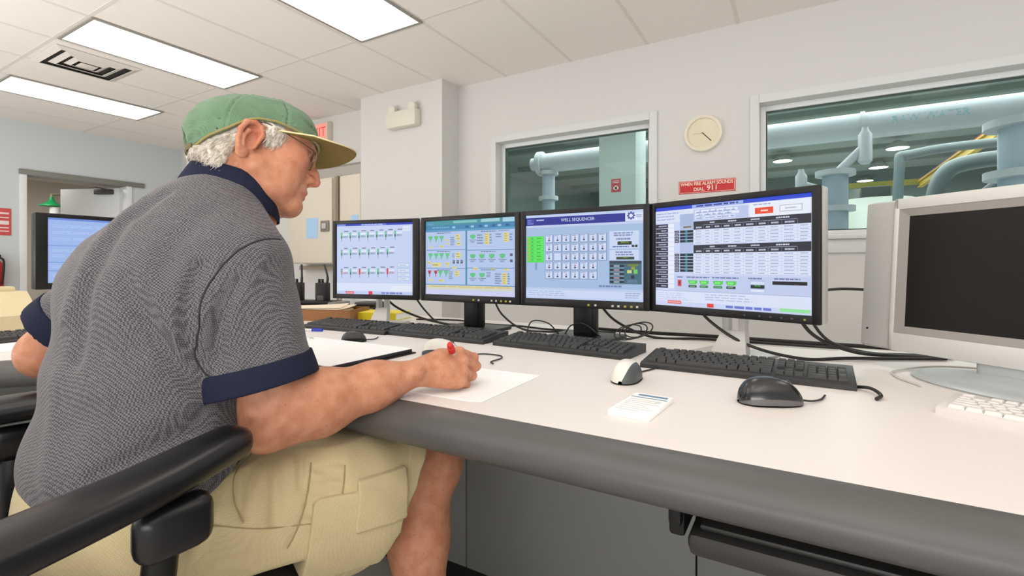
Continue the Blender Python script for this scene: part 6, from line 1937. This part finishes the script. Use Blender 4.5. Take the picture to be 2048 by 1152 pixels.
M_HAIR = bpy.data.materials.new('grey_hair'); M_HAIR.use_nodes = True
def _hair():
    nt = M_HAIR.node_tree; b = nt.nodes['Principled BSDF']
    tc = nt.nodes.new('ShaderNodeTexCoord'); n = nt.nodes.new('ShaderNodeTexNoise'); n.inputs['Scale'].default_value = 120; n.inputs['Detail'].default_value = 5
    nt.links.new(tc.outputs['Object'], n.inputs['Vector'])
    r = nt.nodes.new('ShaderNodeValToRGB')
    r.color_ramp.elements[0].position = 0.32; r.color_ramp.elements[0].color = rgb((188, 176, 160))
    r.color_ramp.elements[1].position = 0.62; r.color_ramp.elements[1].color = rgb((236, 229, 218))
    nt.links.new(n.outputs['Fac'], r.inputs['Fac']); nt.links.new(r.outputs['Color'], b.inputs['Base Color'])
    b.inputs['Roughness'].default_value = 0.6
_hair()
hpv, hqv = surface(hair_sdf, (-1.13, 0.40, 1.06), (-0.78, 0.78, 1.38), 0.0028)
hair = np_obj('hair', hpv, hqv, M_HAIR, person)
def cap_edge(L):
    # lower rim: low at the nape, lifted over the ears, level at the brow
    x, y = L[:, 0], L[:, 1]
    z0 = np.interp(x, [-0.13, -0.105, -0.06, -0.02, 0.02, 0.06, 0.11], [-0.050, -0.042, -0.014, 0.024, 0.034, 0.033, 0.040]).astype(F)
    return z0
def strands():
    f = hpv[hqv].mean(1)
    nrm = np.cross(hpv[hqv[:, 1]] - hpv[hqv[:, 0]], hpv[hqv[:, 3]] - hpv[hqv[:, 0]])
    nrm /= np.maximum(np.linalg.norm(nrm, axis=1, keepdims=True), 1e-12)
    out = (f - HM) ; out /= np.linalg.norm(out, axis=1, keepdims=True)
    Lf = hloc(f.astype(F))
    ok = np.nonzero(((nrm * out).sum(1) > 0.30) & (Lf[:, 2] < cap_edge(Lf) - 0.004))[0]
    pick = RNG.choice(ok, size=3800, replace=True)
    b = MB()
    for i in pick:
        p = Vector(f[i]); n_ = Vector(nrm[i])
        L = (p - Vector([float(x) for x in HM]))
        lx = L.dot(hf)
        dirv = (-hu * 1.0 - hf * (0.75 if lx < 0.0 else 0.35) + Vector(RNG.normal(0, 0.22, 3)))
        dirv = (dirv - n_ * dirv.dot(n_)).normalized()
        ln = RNG.uniform(0.009, 0.019)
        lift = RNG.uniform(0.0005, 0.005)
        r = RNG.uniform(0.0003, 0.00055)
        b.tube([p - n_ * 0.001, p + dirv * ln * 0.5 + n_ * (lift * 0.6 + 0.0008), p + dirv * ln + n_ * lift], [r, r, r * 0.3], 3, 0, caps=False)
    o = b.obj('hair_strands', M_HAIR, hair, angle=180)
    o['kind'] = 'stuff'
strands()

def cap_outer(L):
    d = skull(L)
    d = smin(d, ell(L, (-0.040, 0, 0.002), (0.076, 0.072, 0.060)), 0.03)
    return d - F(0.0115)
SEAMS = []
def cap_sdf(P):
    L = hloc(P)
    d = cap_outer(L)
    x, y, z = L[:, 0], L[:, 1], L[:, 2]
    # panel seams radiating from the button
    ang = np.arctan2(y, x + F(0.012))
    for k in range(6):
        a0 = math.radians(0 + 60 * k)
        da = np.abs(np.angle(np.exp(1j * (ang - a0)))).astype(F)
        rr_ = np.sqrt((x + 0.012) ** 2 + y ** 2)
        e = da * np.maximum(rr_, 0.004)
        d = d + F(0.0016) * np.exp(-(e / F(0.0016)) ** 2) - F(0.0009) * np.exp(-((e - F(0.0055)) / F(0.0026)) ** 2)
    # crumples
    d = d + F(0.0011) * np.sin(x * 95 + 3 * np.sin(z * 60 + y * 40)) * np.sin(z * 120 + x * 40)
    d = d + F(0.0018) * np.exp(-((z - F(0.066)) / F(0.006)) ** 2) * np.clip((x - 0.02) / 0.05, 0, 1)
    d = np.maximum(d, cap_edge(L) - z)
    d = np.maximum(d, -(cap_outer(L) + F(0.0045)))      # hollow
    # adjuster opening at the back
    d = np.maximum(d, -ell(L, (-0.122, 0, -0.026), (0.03, 0.026, 0.026)))
    return d * F(HS)
cap = part_sdf('baseball_cap', cap_sdf, (-1.14, 0.40, 1.12), (-0.76, 0.82, 1.42), 0.0026, M_CAPG, person)
# stitched rim band, strap, button, brim
rb = MB()
path = []
for k in range(0, 49):
    a = -PI + 2 * PI * k / 48
    # walk round the outside just above the rim
    for r in (0.095,):
        x = -0.012 + 0.112 * math.cos(a); y = 0.090 * math.sin(a)
    path.append((a, x, y))
def cap_surf(x, y, z):
    """push a point out to the crown surface along its direction from the crown axis"""
    c = np.array([-0.012, 0, z])
    dv = np.array([x + 0.012, y, 0.0]); dv /= max(1e-6, np.linalg.norm(dv))
    t = 0.02
    for _ in range(40):
        p = (c + dv * t).astype(F)[None]
        t += -float(cap_outer(p)[0])
        if t < 0: break
    return c + dv * t
rim = []
for a, x, y in path:
    z = float(cap_edge(np.array([[x, y, 0]], dtype=F))[0])
    if x < -0.105 and abs(y) < 0.03: z = -0.046
    p = cap_surf(x, y, z + 0.003)
    rim.append(HMAT @ Vector(tuple(p)))
st_ = [p for (a, x, y), p in zip(path, rim) if x > -0.1135]
rb.tube(st_, 0.0022, 8)
rb.obj('rim_binding', mat('cap_binding', (150, 136, 84), 0.85, noise=0.1), cap)
sb = MB()
sp_ = []
for k in range(13):
    y = -0.04 + 0.08 * k / 12
    sp_.append(HMAT @ Vector(tuple(cap_surf(-0.012 - 0.1 * math.cos(y * 9), -0.1 * math.sin(y * 9), -0.038))))
sb.tube(sp_, 0.0022, 8, flat=3.5)
sb.obj('strap', mat('strap_brown', (104, 92, 56), 0.8, noise=0.1), cap)
bt = MB().ball((-0.012, 0, 0.1125), (0.007, 0.007, 0.004), 0, 10, HMAT); bt.obj('button', M_CAPG, cap)
def brim():
    nu, nv = 40, 14
    top, bot = [], []
    for i in range(nu + 1):
        a = math.radians(-68 + 136 * i / nu)
        r0 = np.array(cap_surf(-0.012 + math.cos(a), math.sin(a) * 0.8, 0.050))
        ca = math.cos(a * 0.92)
        ext = 0.076 * max(0.0, ca) ** 0.45 + 0.002
        rt, rbm = [], []
        for j in range(nv + 1):
            t = j / nv
            y = r0[1] * (1 + 0.06 * t)
            x = r0[0] - 0.006 + ext * t * (1.0) + 0.006 * t
            arch = -0.034 * (y / 0.085) ** 2 * (0.85 - 0.12 * t)
            z = 0.0500 + arch + 0.010 * t
            rt.append(HMAT @ Vector((x, y, z + 0.0016)))
            rbm.append(HMAT @ Vector((x, y, z - 0.0016)))
        top.append(rt); bot.append(rbm)
    b = MB()
    b.grid(top, 0); b.grid([r[::-1] for r in bot], 1)
    b.grid([[r[-1] for r in top], [r[-1] for r in bot]], 0)
    b.grid([top[0], bot[0]], 0); b.grid([top[-1][::-1], bot[-1][::-1]], 0)
    return b.obj('brim', [M_CAPT, mat('brim_under', (132, 116, 70), 0.9, spec=0.1, noise=0.06, nscale=120, bump=0.2, bscale=700)], cap, angle=50, fix=True)
brim()

# glasses
gl = thing_ = None
gm = MB()
WIRE = mat('wire_gold', (112, 98, 88), 0.3, metal=0.8)
for s in (-1, 1):
    pts = [(-0.014, 0.083 * s, 0.022), (0.0, 0.084 * s, 0.028), (0.03, 0.080 * s, 0.025), (0.070, 0.071 * s, 0.0185), (0.096, 0.062 * s, 0.0145)]
    gm.tube([HMAT @ Vector(p) for p in spline(pts, 6)], 0.0011, 6)
    ring = []
    for k in range(28):
        a = 2 * PI * k / 28
        ring.append(HMAT @ Vector((0.1015 + 0.004 * math.cos(a) * 0 - 0.10 * (abs(0.036 + 0.0235 * math.cos(a)) - 0.014) ** 1.0 * 0.12, s * (0.036 + 0.0245 * math.cos(a)), 0.002 + 0.0185 * math.sin(a))))
    gm.tube(ring, 0.0012, 6, closed=True)
    gm.tube([HMAT @ Vector((0.096, 0.062 * s, 0.0145)), HMAT @ Vector((0.0995, 0.058 * s, 0.010))], 0.0016, 6)
    gm.tube([HMAT @ Vector((0.1015, 0.0125 * s, 0.0)), HMAT @ Vector((0.105, 0.0098 * s, -0.004))], 0.0018, 6)
gm.tube([HMAT @ Vector(p) for p in ((0.1025, -0.012, 0.006), (0.106, -0.005, 0.010), (0.106, 0.005, 0.010), (0.1025, 0.012, 0.006))], 0.0012, 6)
glo = gm.obj('eyeglasses', WIRE, person, angle=60)
for s in (-1, 1):
    ln = MB()
    c = HMAT @ Vector((0.1008, 0.036 * s, 0.002))
    vs = [c] + [HMAT @ Vector((0.1008 - 0.012 * (abs(0.036 + 0.024 * math.cos(2 * PI * k / 28)) - 0.014), s * (0.036 + 0.024 * math.cos(2 * PI * k / 28)), 0.002 + 0.018 * math.sin(2 * PI * k / 28))) for k in range(28)]
    ln.add(vs, [[0, 1 + k, 1 + (k + 1) % 28] for k in range(28)])
    ln.obj('lens', glass('lens_glass', (246, 246, 246)), glo)

# ================================================================== the chair
t = thing('office_chair', 'black office chair with curved arm pads under the seated man', 'chair', (-0.985, 0.36, 0))
M_PAD = mat('arm_pad', (22, 22, 25), 0.3, noise=0.1, nscale=20)
M_SEAT = mat('seat_fabric', (36, 36, 38), 0.75, noise=0.15, nscale=200, bump=0.3, bscale=500)
def arm_pad(s):
    ctr = [(0.236 * s, 0.085), (0.268 * s, 0.01), (0.300 * s, -0.08), (0.322 * s, -0.18), (0.335 * s, -0.27)]
    pts = spline([(x, y, 0.722 + 0.012 * min(1, max(0, (y + 0.27) / 0.3))) for x, y in ctr], 8)
    n = len(pts)
    b = MB()
    rows = []
    for i, p in enumerate(pts):
        u = i / (n - 1)
        a = pts[max(0, i - 1)]; c = pts[min(n - 1, i + 1)]
        tdir = (c - a).normalized(); sx = Vector((-tdir.y, tdir.x, 0)).normalized()
        e = min(1.0, max(0.02, 1 - ((0.10 - u) / 0.10) ** 2 if u < 0.10 else 1.0)) ** 0.5 * min(1.0, max(0.02, 1 - ((u - 0.94) / 0.06) ** 2 if u > 0.94 else 1.0)) ** 0.5
        w = (0.033 + 0.009 * min(1, u * 1.6)) * e
        h = 0.025 * e
        rows.append([p + sx * (w * math.copysign(abs(math.cos(q)) ** 0.8, math.cos(q))) + Vector((0, 0, h * math.copysign(abs(math.sin(q)) ** 0.8, math.sin(q)))) for q in [2 * PI * k / 20 for k in range(20)]])
    b.grid(rows, wrap=True)
    b.f.append([k for k in range(20)]); b.m.append(0)
    b.f.append([(n - 1) * 20 + k for k in range(20)][::-1]); b.m.append(0)
    pad = b.obj('arm_pad', M_PAD, t, angle=70, fix=True)
    k = MB()
    k.cbox((0.290 * s, -0.037, 0.664), (0.046, 0.092, 0.072), 0, 0.022, 4)
    k.obj('arm_bracket', M_PAD, t)
    q = MB()
    q.tube(spline([(0.276 * s, -0.045, 0.64), (0.262 * s, -0.05, 0.52), (0.25 * s, -0.05, 0.44), (0.20 * s, -0.05, 0.385), (0.08 * s, -0.05, 0.38)], 6), 0.02, 12)
    q.obj('arm_post', M_BLACK, t)
arm_pad(1); arm_pad(-1)
# seat pan with a waterfall front
rows = []
nx, ny = 16, 22
for iy in range(ny + 1):
    v = iy / ny
    y = -0.235 + 0.475 * v
    drop = -0.055 * max(0, (v - 0.62) / 0.38) ** 2
    row = []
    for ix in range(nx + 1):
        uu = -1 + 2 * ix / nx
        x = uu * 0.232 * (1 - 0.10 * abs(2 * v - 1) ** 4)
        row.append((x, y, 0.497 + drop + 0.012 * abs(uu) ** 3 - 0.03 * max(0, abs(uu) - 0.85) / 0.15))
    rows.append(row)
sb_ = MB()
sb_.grid(rows)
low = [[(p[0] * 0.96, p[1] * 0.97, p[2] - 0.07) for p in r] for r in rows]
sb_.grid([r[::-1] for r in low])
sb_.grid([low[0], rows[0]]); sb_.grid([rows[-1], low[-1]]); sb_.grid([[r[0] for r in rows], [r[0] for r in low]]); sb_.grid([[r[-1] for r in low], [r[-1] for r in rows]])
sb_.obj('seat', M_SEAT, t, angle=70, fix=True)
rows = []
for iz in range(13):
    v = iz / 12
    row = []
    for ix in range(21):
        uu = -1 + 2 * ix / 20
        x = uu * (0.225 - 0.03 * abs(2 * v - 1) ** 3)
        row.append((x, -0.215 + 0.065 * abs(uu) ** 2.2 - 0.05 * v, 0.47 + 0.165 * v - 0.02 * abs(uu) ** 4 * v))
    rows.append(row)
bb_ = MB()
bb_.grid(rows)
bk = [[(p[0], p[1] - 0.045, p[2]) for p in r] for r in rows]
bb_.grid([r[::-1] for r in bk]); bb_.grid([bk[0], rows[0]]); bb_.grid([rows[-1], bk[-1]]); bb_.grid([[r[0] for r in rows], [r[0] for r in bk]]); bb_.grid([[r[-1] for r in bk], [r[-1] for r in rows]])
bb_.obj('backrest', M_SEAT, t, angle=70, fix=True)
b = MB(); b.box((-0.12, -0.2, 0.355), (0.12, 0.12, 0.388), 0, 0.01); b.tube(spline([(0, -0.15, 0.37), (0, -0.27, 0.38), (0, -0.30, 0.46), (0, -0.29, 0.56)], 6), 0.022, 10); b.obj('mechanism', M_BLACK, t)
b = MB(); b.tube([(0, 0, 0.09), (0, 0, 0.36)], 0.026, 16); b.tube([(0, 0, 0.06), (0, 0, 0.2)], 0.036, 16); b.obj('gas_lift', M_DKGREY, t)
for k in range(5):
    a = 2 * PI * k / 5 + 0.95
    e = (0.29 * math.cos(a), 0.29 * math.sin(a))
    b = MB(); b.tube([(0, 0, 0.10), (e[0], e[1], 0.082)], [0.026, 0.016], 10); l = b.obj('base_leg', M_BLACK, t)
    b = MB()
    for o_ in (-0.012, 0.012):
        b.tube([(e[0] - math.sin(a) * (o_ - 0.008), e[1] + math.cos(a) * (o_ - 0.008), 0.03), (e[0] - math.sin(a) * (o_ + 0.008), e[1] + math.cos(a) * (o_ + 0.008), 0.03)], 0.029, 16)
    b.tube([(e[0], e[1], 0.03), (e[0], e[1], 0.085)], 0.008, 8)
    b.obj('caster', M_BLACK, l)
# ================================================================== camera, light, world
cam = bpy.data.cameras.new('camera')
cam.sensor_width = 36.0
cam.lens = 36.0 * 980.0 / 2048.0
cam.shift_y = -46.0 / 2048.0
cam.clip_start = 0.05
co = bpy.data.objects.new('camera', cam)
COL.objects.link(co)
co.location = (0, 0, 1.0)
co.rotation_euler = (PI / 2, 0, math.radians(30.5))
SC.camera = co

def area(name, loc, rot, size, power, col=(1, 1, 1)):
    l = bpy.data.lights.new(name, 'AREA')
    l.shape = 'RECTANGLE'; l.size, l.size_y = size
    l.energy = power; l.color = col
    o = bpy.data.objects.new(name, l); COL.objects.link(o)
    o.location = loc; o.rotation_euler = rot
    return o
# the hall is lit by its own high bays; the passage by its own ceiling lamp
area('hall_lamp', (-2.0, 9.0, 4.2), (0, 0, 0), (6, 6), HALL, (0.97, 1.0, 1.0))
area('hall_lamp', (4.0, 9.0, 4.2), (0, 0, 0), (6, 6), HALL, (0.97, 1.0, 1.0))
area('hall_lamp', (1.0, 18.0, 4.2), (0, 0, 0), (8, 6), HALL, (0.97, 1.0, 1.0))
area('passage_lamp', (-10.3, 2.2, 2.55), (0, 0, 0), (1.2, 1.2), 45, (1.0, 0.96, 0.9))

# added fill: unseen area lights thrown up at the ceiling from behind the camera
area('ceiling_fill', (0.8, -1.9, 0.9), (PI + math.radians(-14), 0, 0), (3.0, 1.6), UPFILL, (1, 0.985, 0.97))
area('ceiling_fill', (-4.6, -1.9, 0.9), (PI + math.radians(-14), 0, 0), (3.0, 1.6), UPFILL, (1, 0.985, 0.97))

w = bpy.data.worlds.new('world'); SC.world = w
w.use_nodes = True
w.node_tree.nodes['Background'].inputs['Color'].default_value = (1.0, 0.985, 0.975, 1)
w.node_tree.nodes['Background'].inputs['Strength'].default_value = WORLD

SC.view_settings.view_transform = 'Standard'
SC.view_settings.look = 'None'
SC.view_settings.exposure = EXPO
SC.view_settings.gamma = 1.0
SC.view_settings.use_curve_mapping = False
SC.cycles.use_denoising = True
SC.cycles.max_bounces = 8
SC.cycles.transparent_max_bounces = 12
SC.cycles.sample_clamp_indirect = 6.0
